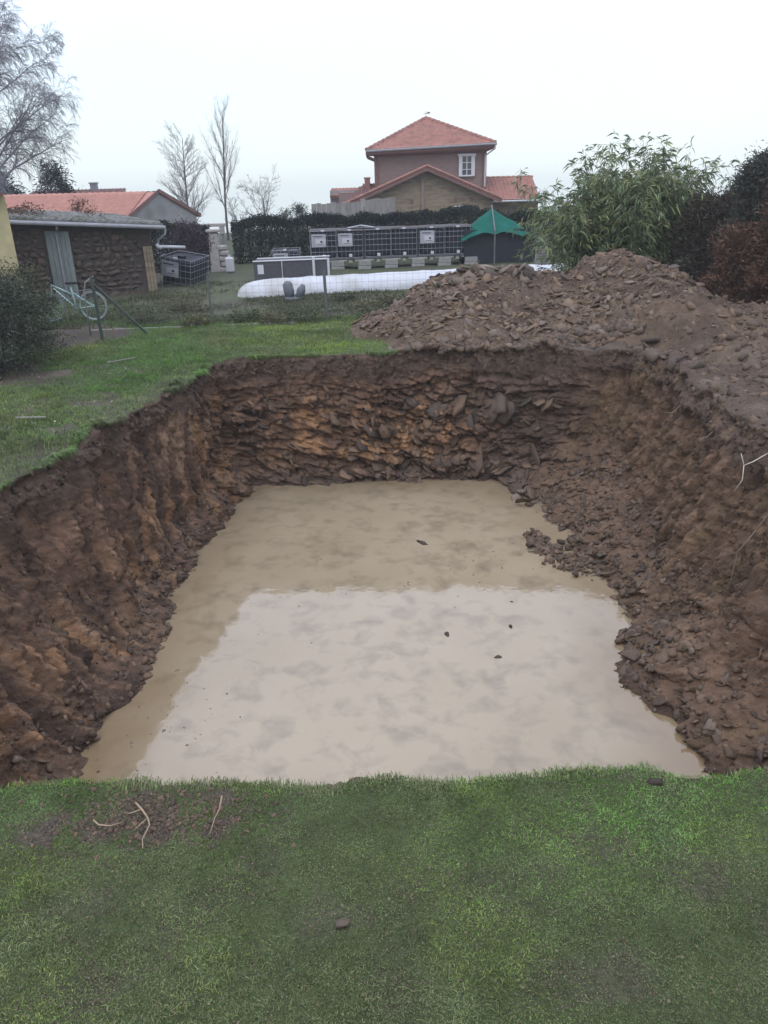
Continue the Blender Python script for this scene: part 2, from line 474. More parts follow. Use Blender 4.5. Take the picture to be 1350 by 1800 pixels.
# ------------------------------------------------------------------ stones: flat angular slabs
def slab_proto(r, thick=.22):
    n = int(r.integers(4, 8))
    a = np.sort(np.linspace(0, 2 * np.pi, n, endpoint=False) + r.uniform(-.45, .45, n))
    rad = r.uniform(.65, 1.2, n); el = r.uniform(.45, .95)
    x, y = np.cos(a) * rad, np.sin(a) * rad * el
    th = thick * r.uniform(.6, 1.3)
    tilt = r.uniform(-.16, .16, 2)
    def ringz(k, z0, jit): return np.stack([x * k + r.uniform(-jit, jit, n), y * k + r.uniform(-jit, jit, n), z0 + tilt[0] * x + tilt[1] * y + r.uniform(-.03, .03, n)], 1)
    V = np.vstack([ringz(r.uniform(.7, .9), -th, .08), ringz(1, 0, .02), ringz(r.uniform(.88, .97), th * r.uniform(.5, .9), .05), [[r.uniform(-.3, .3), r.uniform(-.2, .2), th * r.uniform(.75, 1.1)]]])
    F = []
    for k in range(n):
        j = (k + 1) % n
        for b in (0, n):
            F += [[b + k, b + j, b + n + j], [b + k, b + n + j, b + n + k]]
        F.append([2 * n + k, 2 * n + j, 3 * n])
    for k in range(1, n - 1): F.append([0, k + 1, k])
    return V, np.array(F)
pr = np.random.default_rng(5)
PROTO = [slab_proto(pr, t) for t in (.09, .12, .16, .2, .1, .14, .18, .26, .12, .08, .2, .34)]
CHUNK = [slab_proto(pr, t) for t in (.35, .5, .62, .42, .7, .3, .55, .45)]
COLS = {'grey': (.112, .086, .064), 'brown': (.115, .076, .049), 'rust': (.14, .092, .06), 'dark': (.068, .05, .038), 'pale': (.155, .123, .092), 'mud': (.092, .062, .042), 'tan': (.132, .091, .057)}
STONE_ME = {}
for cn in COLS:
    for k, (V, F) in enumerate(PROTO):
        c = np.tile(np.array(COLS[cn]) * pr.uniform(.8, 1.2), (len(V), 1)) * pr.uniform(.9, 1.1, (len(V), 1))
        STONE_ME[cn, k] = np_mesh('stone', V, F, M['stone'], c)

def basis(nrm, r):
    """random rotation about nrm: columns of an orthonormal frame whose z is nrm (m,3)"""
    nrm = nrm / np.linalg.norm(nrm, axis=1)[:, None]
    t = r.normal(size=nrm.shape); t -= (t * nrm).sum(1)[:, None] * nrm; t /= np.linalg.norm(t, axis=1)[:, None]
    return np.stack([t, np.cross(nrm, t), nrm], 2)
def stones(parent, P, nrm, size, cols, r, flat=1.):
    """one object per stone"""
    B = basis(nrm, r)
    o0 = np.array(org(parent)) if parent else np.zeros(3)
    for i in range(len(P)):
        o = bpy.data.objects.new('stone', STONE_ME[cols[i], int(r.integers(len(PROTO)))])
        COL.objects.link(o); o.parent = parent
        m = Matrix(B[i].tolist()).to_4x4()
        o.rotation_euler = m.to_euler(); o.location = P[i] - o0
        o.scale = (size[i] / 2, size[i] / 2, size[i] / 2 * flat)
def rubble(name, parent, P, nrm, size, col, r, matr=None, protos=PROTO):
    """many stones as one mesh"""
    B = basis(nrm, r); which = r.integers(len(protos), size=len(P))
    VV, FF, CC, off = [], [], [], 0
    for k, (V, F) in enumerate(protos):
        ix = np.where(which == k)[0]
        if not len(ix): continue
        W = np.einsum('nij,vj->nvi', B[ix] * (size[ix] / 2)[:, None, None], V) + P[ix][:, None, :]
        VV.append(W.reshape(-1, 3)); FF.append((F[None] + (np.arange(len(ix)) * len(V))[:, None, None] + off).reshape(-1, 3))
        CC.append(np.repeat(col[ix], len(V), 0)); off += len(ix) * len(V)
    o0 = np.array(org(parent)) if parent else np.zeros(3)
    o = obj(name, np_mesh(name, np.vstack(VV) - o0, np.vstack(FF), matr or M['rubble'], np.vstack(CC)), parent)
    o['kind'] = 'stuff'
    return o
def pick(names, p, n, r): return [names[k] for k in r.choice(len(names), n, p=p)]
def colarr(names, p, n, r, v=.25):
    c = np.array([COLS[k] for k in names])[r.choice(len(names), n, p=p)]
    return c * r.uniform(1 - v, 1 + v, (n, 1))

# ------------------------------------------------------------------ pit walls
WATER = -2.5
def build_pit():
    n = len(S_); dep = np.concatenate([[0, .008, .02], np.arange(.04, 2.96, .02)]); nv = len(dep)
    rz = ground_z(RIM[:, 0], RIM[:, 1]) - .012
    td, fr = A_[:, 4], A_[:, 5]
    D = dep[:, None]
    f = np.where(D < td, fr * (D / td), fr + (1 - fr) * (D - td) / (2.6 - td))
    X = A_[None, :, 0] + (A_[:, 2] - A_[:, 0])[None] * f; Y = A_[None, :, 1] + (A_[:, 3] - A_[:, 1])[None] * f
    Z = rz[None] * np.clip(1 - D / .6, 0, 1) - D + 0 * f
    p = np.stack([X, Y, Z], 2).reshape(-1, 3)
    sF = np.tile(S_, (nv, 1)).ravel(); dF = np.repeat(dep, n)
    far, left, right, near = [np.tile(a, nv) for a in (far_m, left_m, right_m, near_m)]
    tdF = np.tile(td, nv)
    tal = sstep(-.25, .2, dF - tdF)                                 # talus zone
    lo = sstep(.35, .8, dF)
    tal = sstep(-.15, .12, dF - tdF + .3 * fbm(p * 1.2, 2, 100))
    disp = fbm(p * .75, 3, 101) * .18 + fbm(p * 2.6, 3, 103) * .08 + fbm(p * 8, 3, 105) * .075 - np.abs(fbm(p * 15, 2, 106)) * .06
    # layered rock in the far wall and low in the right wall: tilted flakes with sharp steps
    warp = fbm(p * 1.7, 2, 107)
    dip = dF - .12 * sF + .09 * warp
    a1, a2, rv, gx, gy = worley2(sF * 2.1 + warp * .5, dip * 5.2, 3)
    b1_, b2_, rv2, hx, hy = worley2(sF * 4.6 + warp, dip * 11., 8)
    rock = (rv - .5) * .24 + (rv2 - .5) * .15 + gy * .03 + hy * .05 - .10 * sstep(.14, 0, a2 - a1) - .05 * sstep(.14, 0, b2_ - b1_)
    rk = lo * np.clip(far + .6 * right * tal + .3 * left * tal, 0, 1)
    disp += rock * rk
    # bucket teeth grooves down the left wall and, weaker, the right wall
    gs = sF + .16 * dF
    g = fbm(np.stack([gs * 7, dF * .55, sF * 0], 1), 3, 111)
    g2 = fbm(np.stack([gs * 2.4, dF * .3, sF * 0 + 5], 1), 2, 113)
    gm = (left + .95 * right) * sstep(.25, .5, dF) * (1 - .8 * tal)
    fs = np.abs(fbm(np.stack([gs * 30, dF * 1.6, sF * 0 + 2], 1), 2, 116))
    disp += -.05 * gm * fs
    disp += gm * (-.26 * np.abs(g) + .20 * g2 - .18 * np.abs(fbm(np.stack([gs * 17, dF * 1.1, sF * 0], 1), 2, 115)))
    # clods low down
    c1, c2, cv, _, _ = worley2(sF * 6 + warp, dF * 8, 12)
    disp += (tal * .04 + .03) * (cv - .4) * (1 - near) + tal * np.abs(fbm(p * 11, 3, 118)) * .07
    disp += (.09 * tal) * fbm(p * 5, 3, 117)
    # dark hollow under the sod and hanging lip
    disp -= .05 * np.exp(-((dF - .12) / .07) ** 2) * np.clip(.6 + 1.8 * fbm(p * 4, 3, 119), -.4, 2) * (1 - near)
    disp *= sstep(0, .07, dF)
    nn = np.tile(N_, (nv, 1))
    p[:, 0] += nn[:, 0] * disp; p[:, 1] += nn[:, 1] * disp
    p[:, 2] += tal * fbm(p * 4.5, 3, 123) * .05
    # colours of the layers
    w1 = fbm(p * 1.3, 4, 131); w2 = fbm(p * 4, 3, 133); w3 = fbm(np.stack([gs * 5, dF * .8, sF * 0], 1), 3, 137)
    top = np.array([.062, .046, .04]); mid = np.array([.098, .067, .052]); och = np.array([.2, .125, .072]); gry = np.array([.088, .07, .062]); drk = np.array([.056, .044, .039]); cly = np.array([.165, .122, .09])
    def mixc(c, t, k): return c * (1 - k[:, None]) + t[None] * k[:, None]
    c = mixc(np.tile(top, (len(p), 1)), mid, sstep(.3, .62, dF + w1 * .25))
    c = mixc(c, och, .85 * far * sstep(.75, 1.25, dF + w1 * .5) * sstep(3.1, .6, np.abs(p[:, 0] + .3 + w1)) * sstep(-.25, .35, w2 + .3 * w1))
    c = mixc(c, drk, .8 * far * sstep(1.5, 2.4, p[:, 0] + w1 * .5))
    c = mixc(c, gry, far * .8 * sstep(2.0, 2.4, dF + w2 * .3))
    c = mixc(c, och, .75 * left * sstep(.35, .8, dF) * sstep(.02, .4, w3 + .25 * w1) * sstep(9.5, 11.5, p[:, 1] + w1))
    c = mixc(c, cly, .6 * left * sstep(.5, .9, dF) * sstep(.1, .5, w3 * .5 + w1) * sstep(12, 9, p[:, 1]))
    c = mixc(c, och * .85, .6 * left * sstep(1.0, 1.6, dF) * sstep(-.05, .35, w2 + .4 * w1))
    fine = fbm(np.stack([gs * 26, dF * 1.3, sF * 0 + 4], 1), 3, 140)
    c = c * (1 + .9 * (gm * fine)[:, None])
    c = c * (1 + .4 * fbm(p * 13, 3, 143))[:, None]
    st = fbm(np.stack([gs * 11, dF * .4, sF * 0 + 3], 1), 3, 139)
    c = mixc(c, cly * 1.15, .75 * (left + .35 * right) * sstep(.3, .7, dF) * (1 - tal) * sstep(.12, .32, st) * sstep(-.2, .2, w1 + .3 * sstep(8, 11, p[:, 1])))
    c = mixc(c, drk * .8, .6 * (left + .6 * right) * sstep(.2, .5, dF) * sstep(.12, .35, -st))
    c = mixc(c, gry, .8 * left * tal * sstep(-.1, .3, w2))
    c = mixc(c, np.array([.09, .066, .05]), .6 * right * lo)
    c = mixc(c, np.array([.12, .09, .06]), .6 * right * sstep(.0, .4, w3))
    wet = sstep(.16, .02, p[:, 2] - WATER)
    c = c * np.array([1.45, 1.27, 1.04]) * (1 + .55 * w2[:, None]) * (1 - .3 * wet[:, None])
    i = np.arange(n); j = (i + 1) % n
    F = np.concatenate([np.stack([k * n + i, k * n + j, (k + 1) * n + j, (k + 1) * n + i], 1) for k in range(nv - 1)])
    o = obj('pit_wall', np_mesh('pit_wall', p, F, M['pit'], c, True))
    tag(o, 'steep dug sides of the pit in layers of soil, clay and shale', kind='structure')
    P = p.reshape(nv, n, 3)
    return o, P, dep
PIT, PW, DEP = build_pit()

def wall_normals(k, i):
    n = PW.shape[1]
    du = PW[k, (i + 9) % n] - PW[k, (i - 9) % n]; dv = PW[np.clip(k + 8, 0, PW.shape[0] - 1), i] - PW[np.clip(k - 8, 0, 200), i]
    m = np.cross(du, dv); m /= np.linalg.norm(m, axis=1)[:, None]
    return np.where(((m[:, :2] * N_[i]).sum(1) < 0)[:, None], -m, m)

def wall_stones():
    r = np.random.default_rng(21)
    vis = np.where(near_m < .2)[0]
    ifar = vis[far_m[vis] > .5]; ileft = vis[left_m[vis] > .5]; iright = vis[right_m[vis] > .5]
    def kof(d): return np.clip(np.searchsorted(DEP, d), 0, PW.shape[0] - 1)
    def spots(ii, n, d0, d1, pw=1.):
        i = r.choice(ii, n); d = d0 + (d1 - d0) * r.random(n) ** pw
        if isinstance(pw, tuple): pass
        k = kof(d); return i, k, PW[k, i]
    big, small = [], []
    # far wall: flakes that dip to the right, tops facing up and out
    i, k, P = spots(ifar, 100, .9, 2.55, .8); nm = np.c_[N_[i], np.zeros(len(i))] * r.uniform(.35, 1.2, (len(i), 1)) + np.array([.22, 0, .8]) + r.normal(0, .28, (len(i), 3))
    big.append((P - .07 * np.c_[N_[i], N_[i][:, 0] * 0], nm, r.uniform(.22, .55, len(i)), pick(['rust', 'brown', 'dark', 'mud'], [.3, .25, .25, .2], len(i), r)))
    i, k, P = spots(ifar, 1700, .6, 2.6, .75); q_ = fbm(P * 1.5, 3, 145) > -.02; i, k, P = i[q_], k[q_], P[q_]; nm = np.c_[N_[i], np.zeros(len(i))] * r.uniform(.3, 1.3, (len(i), 1)) + np.array([.2, 0, .65]) + r.normal(0, .5, (len(i), 3))
    cc = colarr(['rust', 'brown', 'dark', 'mud'], [.35, .2, .2, .25], len(i), r)
    dk = sstep(1.4, 2.4, P[:, 0])[:, None]; cc = cc * (1 - dk) + colarr(['dark', 'grey', 'mud'], [.5, .1, .4], len(i), r) * dk
    small.append((P - .035 * np.c_[N_[i], N_[i][:, 0] * 0], nm, r.uniform(.06, .3, len(i)) , cc))
    ii = ifar[(RIM[ifar, 0] > .4) & (RIM[ifar, 0] < 3.4)]
    i, k, P = spots(ii, 16, .9, 2.2); nm = np.c_[N_[i], np.full(len(i), .45)] + r.normal(0, .22, (len(i), 3))
    plates = (P - .05 * np.c_[N_[i], N_[i][:, 0] * 0], nm, r.uniform(.35, .75, len(i)), pick(['dark', 'mud', 'brown'], [.45, .3, .25], len(i), r))
    # right talus
    i, k, P = spots(iright, 90, 1.85, 2.62, .7); nm = wall_normals(k, i) + np.array([0, 0, .5]) + r.normal(0, .35, (len(i), 3))
    big.append((P, nm, r.uniform(.1, .3, len(i)), pick(['grey', 'brown', 'mud', 'dark'], [.25, .3, .3, .15], len(i), r)))
    i, k, P = spots(iright, 3600, 1.6, 2.7, .7); nm = wall_normals(k, i) + np.array([0, 0, .4]) + r.normal(0, .65, (len(i), 3))
    small.append((P, nm, .025 + .13 * r.random(len(i)) ** 2, colarr(['brown', 'mud', 'grey', 'dark'], [.3, .45, .1, .15], len(i), r)))
    # left foot
    i, k, P = spots(ileft, 40, 2.0, 2.62, .7); nm = wall_normals(k, i) + np.array([0, 0, .4]) + r.normal(0, .4, (len(i), 3))
    big.append((P, nm, r.uniform(.08, .2, len(i)), pick(['grey', 'brown', 'dark', 'mud'], [.3, .2, .25, .25], len(i), r)))
    i, k, P = spots(ileft, 2300, 1.85, 2.68, .7); nm = wall_normals(k, i) + np.array([0, 0, .3]) + r.normal(0, .7, (len(i), 3))
    small.append((P, nm, .02 + .11 * r.random(len(i)) ** 2, colarr(['brown', 'mud', 'grey', 'dark', 'rust'], [.2, .4, .1, .2, .1], len(i), r)))
    # clods and crumbs over the cut faces and just under the turf
    iall = np.where(near_m < .2)[0]
    i, k, P = spots(iall, 1300, .06, 2.3, .9); nm = np.c_[N_[i], np.zeros(len(i))] + r.normal(0, .6, (len(i), 3))
    small.append((P - .004 * np.c_[N_[i], N_[i][:, 0] * 0], nm, .014 + .07 * r.random(len(i)) ** 3, colarr(['mud', 'brown', 'dark', 'rust'], [.45, .25, .15, .15], len(i), r)))
    i, k, P = spots(np.concatenate([ileft, iright]), 6500, .1, 2.5, .9); nm = np.c_[N_[i], np.zeros(len(i))] + r.normal(0, .7, (len(i), 3))
    small.append((P + .004 * np.c_[N_[i], N_[i][:, 0] * 0], nm, .01 + .045 * r.random(len(i)) ** 2.5, colarr(['mud', 'brown', 'dark', 'rust', 'tan'], [.35, .25, .2, .1, .1], len(i), r)))
    i, k, P = spots(iall, 1500, .01, .3, 1.2); nm = np.c_[N_[i], np.zeros(len(i))] + r.normal(0, .6, (len(i), 3))
    small.append((P, nm, .03 + .1 * r.random(len(i)) ** 2, colarr(['mud', 'dark'], [.5, .5], len(i), r, .3)))
    # little dam of stones that cuts off a side puddle under the right talus, and the fan in the far corner
    t = r.random(40); bx = np.c_[2.42 + .75 * t ** 1.5 + r.normal(0, .09, 40), 11.35 - 1.2 * t + r.normal(0, .09, 40), WATER + r.uniform(-.04, .05, 40)]
    big.append((bx[:16], r.normal(0, .3, (16, 3)) + [0, 0, 1], r.uniform(.1, .22, 16), pick(['mud', 'brown', 'dark'], [.5, .3, .2], 16, r)))
    t = r.random(700); bx = np.c_[2.42 + .75 * t ** 1.5 + r.normal(0, .17, 700) * (.4 + t), 11.4 - 1.25 * t + r.normal(0, .17, 700), WATER + r.uniform(-.06, .05, 700)]
    small.append((bx, r.normal(0, .5, (700, 3)) + [0, 0, 1], (.02 + .16 * r.random(700) ** 2), colarr(['mud', 'brown', 'dark'], [.6, .3, .1], 700, r)))
    bx = np.c_[2.35 + np.abs(r.normal(0, .3, 26)), 13.35 + r.normal(0, .28, 26), np.full(26, WATER) + r.uniform(-.02, .12, 26)]
    big.append((bx, r.normal(0, .4, (26, 3)) + [0, -.2, 1], r.uniform(.14, .34, 26), pick(['grey', 'brown', 'mud'], [.5, .3, .2], 26, r)))
    big.insert(0, plates)
    for P, nm, sz, cl_ in big[:6]: stones(PIT, P, nm, sz, cl_, r)
    P, nm, sz, c = small[0]
    rubble('rock_flakes', PIT, P, nm, sz, c, r)
    P, nm, sz, c = [np.concatenate([s[q_] for s in small[1:]]) for q_ in range(4)]
    h_ = r.random(len(P)) < .7
    rubble('rubble', PIT, P[h_], nm[h_], sz[h_], c[h_], r, protos=CHUNK)
    rubble('rubble', PIT, P[~h_], nm[~h_], sz[~h_], c[~h_], r)
wall_stones()

# ------------------------------------------------------------------ muddy water
def build_water():
    m = bpy.data.materials.new('muddy_water'); m.use_nodes = True
    N = m.node_tree.nodes; L = m.node_tree.links; bs = N['Principled BSDF']
    bs.inputs['Roughness'].default_value = .035; bs.inputs['IOR'].default_value = 1.6
    tcd = N.new('ShaderNodeTexCoord')
    n1 = N.new('ShaderNodeTexNoise'); n1.inputs['Scale'].default_value = .55; n1.inputs['Detail'].default_value = 4
    L.new(tcd.outputs['Object'], n1.inputs['Vector'])
    rp = N.new('ShaderNodeValToRGB'); rp.color_ramp.elements[0].position = .36; rp.color_ramp.elements[1].position = .66
    rp.color_ramp.elements[0].color = (.275, .222, .145, 1); rp.color_ramp.elements[1].color = (.315, .256, .174, 1)
    L.new(n1.outputs[0], rp.inputs[0])
    # submerged clods seen dimly through the suspension
    n2 = N.new('ShaderNodeTexNoise'); n2.inputs['Scale'].default_value = 3.4; n2.inputs['Detail'].default_value = 5; n2.inputs['Distortion'].default_value = .25
    L.new(tcd.outputs['Object'], n2.inputs['Vector'])
    r2 = N.new('ShaderNodeMapRange'); r2.inputs[1].default_value = .48; r2.inputs[2].default_value = .80; r2.inputs[4].default_value = .75
    L.new(n2.outputs[0], r2.inputs[0])
    mx = N.new('ShaderNodeMixRGB'); mx.inputs[2].default_value = (.14, .11, .075, 1)
    at = N.new('ShaderNodeAttribute'); at.attribute_name = 'col'
    m3 = N.new('ShaderNodeMixRGB'); m3.inputs[2].default_value = (.17, .115, .06, 1)
    L.new(r2.outputs[0], mx.inputs[0]); L.new(rp.outputs[0], mx.inputs[1])
    L.new(at.outputs['Fac'], m3.inputs[0]); L.new(mx.outputs[0], m3.inputs[1]); L.new(m3.outputs[0], bs.inputs['Base Color'])
    bn = N.new('ShaderNodeTexNoise'); bn.inputs['Scale'].default_value = 5; bn.inputs['Detail'].default_value = 3
    L.new(tcd.outputs['Object'], bn.inputs['Vector'])
    bp = N.new('ShaderNodeBump'); bp.inputs['Strength'].default_value = .35; bp.inputs['Distance'].default_value = .006
    L.new(bn.outputs[0], bp.inputs['Height']); L.new(bp.outputs[0], bs.inputs['Normal'])
    gx = np.arange(-4.4, 4.5, .08); gy = np.arange(3.2, 14.6, .08)
    X, Y = np.meshgrid(gx, gy); x, y = X.ravel(), Y.ravel()
    # shallow margin: distance to the waterline of the modelled banks
    k = np.argmin(np.abs(DEP - 2.5)); wl = PW[k][::6, :2]; ok = near_m[::6] < .5; wl = wl[ok]
    dmin = np.full(len(x), 9.)
    for a in wl: dmin = np.minimum(dmin, np.hypot(x - a[0], y - a[1]))
    sh = sstep(.95, .0, dmin + fbm2(x, y, 3, 201, 1.5) * .35) * (.45 + .5 * sstep(9, 5, y))
    z = np.full(len(x), WATER)
    nx, ny = len(gx), len(gy)
    I = np.arange(nx * ny).reshape(ny, nx)
    F = np.stack([I[:-1, :-1].ravel(), I[:-1, 1:].ravel(), I[1:, 1:].ravel(), I[1:, :-1].ravel()], 1)
    F = F[in_pit(x[F].mean(1), y[F].mean(1), -.15)]
    o = obj('water', np_mesh('water', np.stack([x, y, z], 1), F, m, np.stack([sh] * 3, 1), True))
    tag(o, 'flat muddy tan water in the bottom of the pit', kind='structure')
build_water()

def water_stones():
    r = np.random.default_rng(31)
    for x, y, s, lb in ((.78, 8.55, .085, 'small dark wet stone in the bright sky reflection, nearest the middle of the water'), (1.35, 8.0, .085, 'small dark wet stone in the bright reflection, closest to the near rim'),
                        (1.62, 8.7, .07, 'dark wet stone in the bright reflection, nearest the right bank'), (.62, 11.3, .16, 'largest dark wet stone, alone in the brown far half of the water'), (1.75, 9.35, .05, 'tiny dark stone poking out by the far edge of the sky reflection')):
        P = np.array([[x, y, WATER - .005]])
        k0 = set(bpy.data.objects)
        stones(None, P, np.array([[.2, .1, 1.]]), [s * 1.6], ['dark'], r, 1.6)
        o = [a for a in bpy.data.objects if a not in k0][0]
        tag(o, lb, 'stone', 'stones poking out of the water')
    n = 240
    # floating bits, pale chips of shale and bark lying in the shallows
    cx = np.array([(1.2, 10.9), (1.5, 10.4), (1.9, 11.1), (.9, 10.2), (-1.1, 9.5), (-2.2, 8.3), (-2.5, 7.4), (-2.7, 6.2), (-2.4, 6.9), (.4, 11.5)])
    c = cx[r.choice(len(cx), n)]; P = np.c_[c + r.normal(0, .38, (n, 2)), np.full(n, WATER - .002)]
    P = P[in_pit(P[:, 0], P[:, 1], -1.2)]; n = len(P)
    rubble('floating_debris', None, P, r.normal(0, .06, (n, 3)) + [0, 0, 1], r.uniform(.012, .055, n), colarr(['pale', 'tan', 'mud'], [.4, .4, .2], n, r), r)
    o = bpy.data.objects['floating_debris']; tag(o, 'scattered chips and bits of bark on the muddy water', kind='stuff')
water_stones()

# ------------------------------------------------------------------ heap of spoil
def build_mound():
    t = thing('spoil_heap', 'big heap of brown soil and broken shale slabs piled behind the pit', 'soil heap', (3.5, 17, 0))
    gx = np.arange(-1.3, 10.5, .05); gy = np.arange(7.0, 21.2, .05)
    X, Y = np.meshgrid(gx, gy); x, y = X.ravel(), Y.ravel()
    z = mound_h(x, y) - .05
    g = ground_z(x, y)
    z = np.where(in_pit(x, y, .03), -9, z + g)
    nx, ny = len(gx), len(gy); I = np.arange(nx * ny).reshape(ny, nx)
    F = np.stack([I[:-1, :-1].ravel(), I[:-1, 1:].ravel(), I[1:, 1:].ravel(), I[1:, :-1].ravel()], 1)
    keep = (z[F] > -5).all(1) & ((z - g)[F].max(1) > -.03)
    F = F[keep]
    w = fbm2(x, y, 4, 301, 1.1)
    c = lerp3((.06, .04, .027), (.112, .077, .051), sstep(-.35, .4, w + .4 * fbm2(x, y, 3, 303, 4)))
    track = sstep(5.0, 5.5, x + w * .4) * sstep(13.6, 11.6, y + w)
    c = c * (1 - track[:, None]) + track[:, None] * lerp3((.09, .068, .052), (.15, .12, .092), sstep(-.2, .35, fbm2(x, y, 4, 307, 1.5)))
    c *= (1 + .2 * fbm2(x, y, 3, 309, 11))[:, None]
    npart('soil', np.stack([x, y, z], 1), F, M['mound'], t, c, True)
    r = np.random.default_rng(41)
    def surf(x, y):
        e = .06; z = np.maximum(mound_h(x, y) - .05, 0) + ground_z(x, y)
        zx = mound_h(x + e, y) - mound_h(x - e, y); zy = mound_h(x, y + e) - mound_h(x, y - e)
        nm = np.stack([-zx / (2 * e), -zy / (2 * e), np.ones_like(zx)], 1)
        return np.stack([x, y, z], 1), nm / np.linalg.norm(nm, axis=1)[:, None]
    # slabs on the face of the heap
    n = 9000; x = r.uniform(-.9, 8.2, n); y = r.uniform(14.5, 18.3, n)
    dens = sstep(.05, .3, mound_h(x, y)) * (.25 + .75 * sstep(-.25, .2, fbm2(x, y, 2, 311, 1.0))) * (1 - .8 * sstep(3.2, 4.2, x) * sstep(15.5, 14.9, y)) * np.where(x > 6.2, .45, 1)
    ok = (r.random(n) < dens) & ~in_pit(x, y, .05); x, y = x[ok], y[ok]
    P, nm = surf(x, y); m = len(x)
    nb = 270
    stones(t, P[:nb] + nm[:nb] * .02, nm[:nb] + r.normal(0, .3, (nb, 3)), r.uniform(.13, .36, nb), pick(['grey', 'brown', 'tan', 'pale', 'mud'], [.25, .36, .2, .05, .14], nb, r), r)
    # grey blocks on the left shoulder of the heap
    xs = r.uniform(1.2, 3.3, 28); ys = r.uniform(16.5, 17.4, 28); Q, qn = surf(xs, ys)
    stones(t, Q + [0, 0, .04], qn + r.normal(0, .6, (28, 3)), r.uniform(.2, .46, 28), pick(['grey', 'pale', 'dark'], [.6, .2, .2], 28, r), r, 1.3)
    xs = r.normal(4.85, .22, 16); ys = r.normal(13.1, .45, 16); Q, qn = surf(xs, ys); ok = ~in_pit(xs, ys, -.12); Q, qn = Q[ok], qn[ok]
    stones(t, Q + [0, 0, .03], qn + r.normal(0, .6, qn.shape), r.uniform(.16, .42, len(Q)), ['dark'] * len(Q), r, 1.6)
    P, nm = P[nb:], nm[nb:]; m = len(P)
    sz = .05 + .2 * r.random(m) ** 2.2
    n2 = 9000; x = r.uniform(4.6, 9.5, n2); y = r.uniform(7.4, 18.5, n2)
    ok = (r.random(n2) < (.25 + .5 * sstep(-.1, .3, fbm2(x, y, 2, 317, 1.3)))) & ~in_pit(x, y, .06); x, y = x[ok], y[ok]
    P2, nm2 = surf(x, y); m2 = len(x)
    n3 = 5000; x = r.uniform(-1.0, 6.2, n3); y = r.uniform(14.6, 18.2, n3); ok = (mound_h(x, y) > .04) & ~in_pit(x, y, .04); x, y = x[ok], y[ok]
    P3, nm3 = surf(x, y); m3 = len(x)
    P = np.vstack([P, P2, P3]); nm = np.vstack([nm, nm2, nm3])
    sz = np.concatenate([sz, .02 + .11 * r.random(m2) ** 2.5, .02 + .06 * r.random(m3)])
    cc = np.vstack([colarr(['grey', 'brown', 'tan', 'mud'], [.25, .35, .2, .2], m, r), colarr(['mud', 'brown', 'tan', 'pale'], [.5, .3, .15, .05], m2, r), colarr(['mud', 'brown'], [.7, .3], m3, r)])
    rubble('rubble', t, P, nm + r.normal(0, .38, nm.shape), sz, cc, r)
    n5 = 1500; x = r.uniform(.2, 4.9, n5); y = 14.3 + np.abs(r.normal(0, .25, n5)); ok = ~in_pit(x, y, -.03); x, y = x[ok], y[ok]
    Q, qn = surf(x, y); k = len(x); rubble('clods', t, Q, qn + r.normal(0, .5, qn.shape), .03 + .2 * r.random(k) ** 2.4, colarr(['mud', 'dark', 'brown', 'grey'], [.5, .2, .2, .1], k, r, .3), r, protos=CHUNK)
    n4 = 5200; x = r.uniform(4.5, 9.5, n4); y = r.uniform(8.0, 16.5, n4); ok = (r.random(n4) < .2 + .9 * sstep(-.1, .4, fbm2(x, y, 3, 319, .9)) * sstep(10, 13, y)) & ~in_pit(x, y, .02); x, y = x[ok], y[ok]
    Q, qn = surf(x, y); k = len(x); rubble('clods', t, Q, qn + r.normal(0, .5, qn.shape), .03 + .2 * r.random(k) ** 2.6, colarr(['mud', 'dark', 'brown'], [.5, .2, .3], k, r, .3), r, protos=CHUNK)
build_mound()

def leaf_cards(P, D, U, ln, wd, bend=.25):
    """pointed leaves: base P, direction D, side U; (n,3) each; returns V,F"""
    n = len(P); D = D / np.linalg.norm(D, axis=1)[:, None]
    U = U - D * (U * D).sum(1)[:, None]; U /= np.linalg.norm(U, axis=1)[:, None] + 1e-9
    W = np.cross(D, U)
    l = ln[:, None]; w = wd[:, None] / 2; dn = np.array([0, 0, -1.]) * l * bend
    m = P + D * l * .4 + W * l * .05
    V = np.stack([P, m + U * w, P + D * l + dn, m - U * w], 1).reshape(-1, 3)
    o = (np.arange(n) * 4)[:, None]
    return V, np.concatenate([o + [0, 1, 2], o + [0, 2, 3]])

# ------------------------------------------------------------------ grass blades
def blades(name, label, x, y, h, wd, col, r, lean=.6, z=None):
    n = len(x)
    z = ground_z(x, y) - .004 if z is None else z
    a = r.uniform(0, 2 * np.pi, n); sd = np.stack([np.cos(a), np.sin(a), 0 * a], 1)
    b = r.uniform(0, 2 * np.pi, n); ln = (np.abs(r.normal(0, lean, n)) * h)[:, None]
    ld = np.stack([np.cos(b), np.sin(b), 0 * b], 1)
    P = np.stack([x, y, z], 1); up = np.array([0, 0, 1.])
    hh = h[:, None]; w2 = (wd / 2)[:, None]
    p1 = P + up * hh * .55 + ld * ln * .3; p2 = P + up * hh * np.clip(1 - .3 * ln / hh, .3, 1) + ld * ln
    V = np.stack([P - sd * w2, P + sd * w2, p1 + sd * w2 * .8, p1 - sd * w2 * .8, p2], 1).reshape(-1, 3)
    o = (np.arange(n) * 5)[:, None]
    F = np.concatenate([o + [0, 1, 2], o + [0, 2, 3], o + [3, 2, 4]])
    C = np.repeat(col, 5, 0) * np.tile(np.array([.7, .7, 1, 1, 1.1]), n)[:, None]
    ob = obj(name, np_mesh(name, V, F, M['grass'], C))
    return tag(ob, label, kind='stuff')

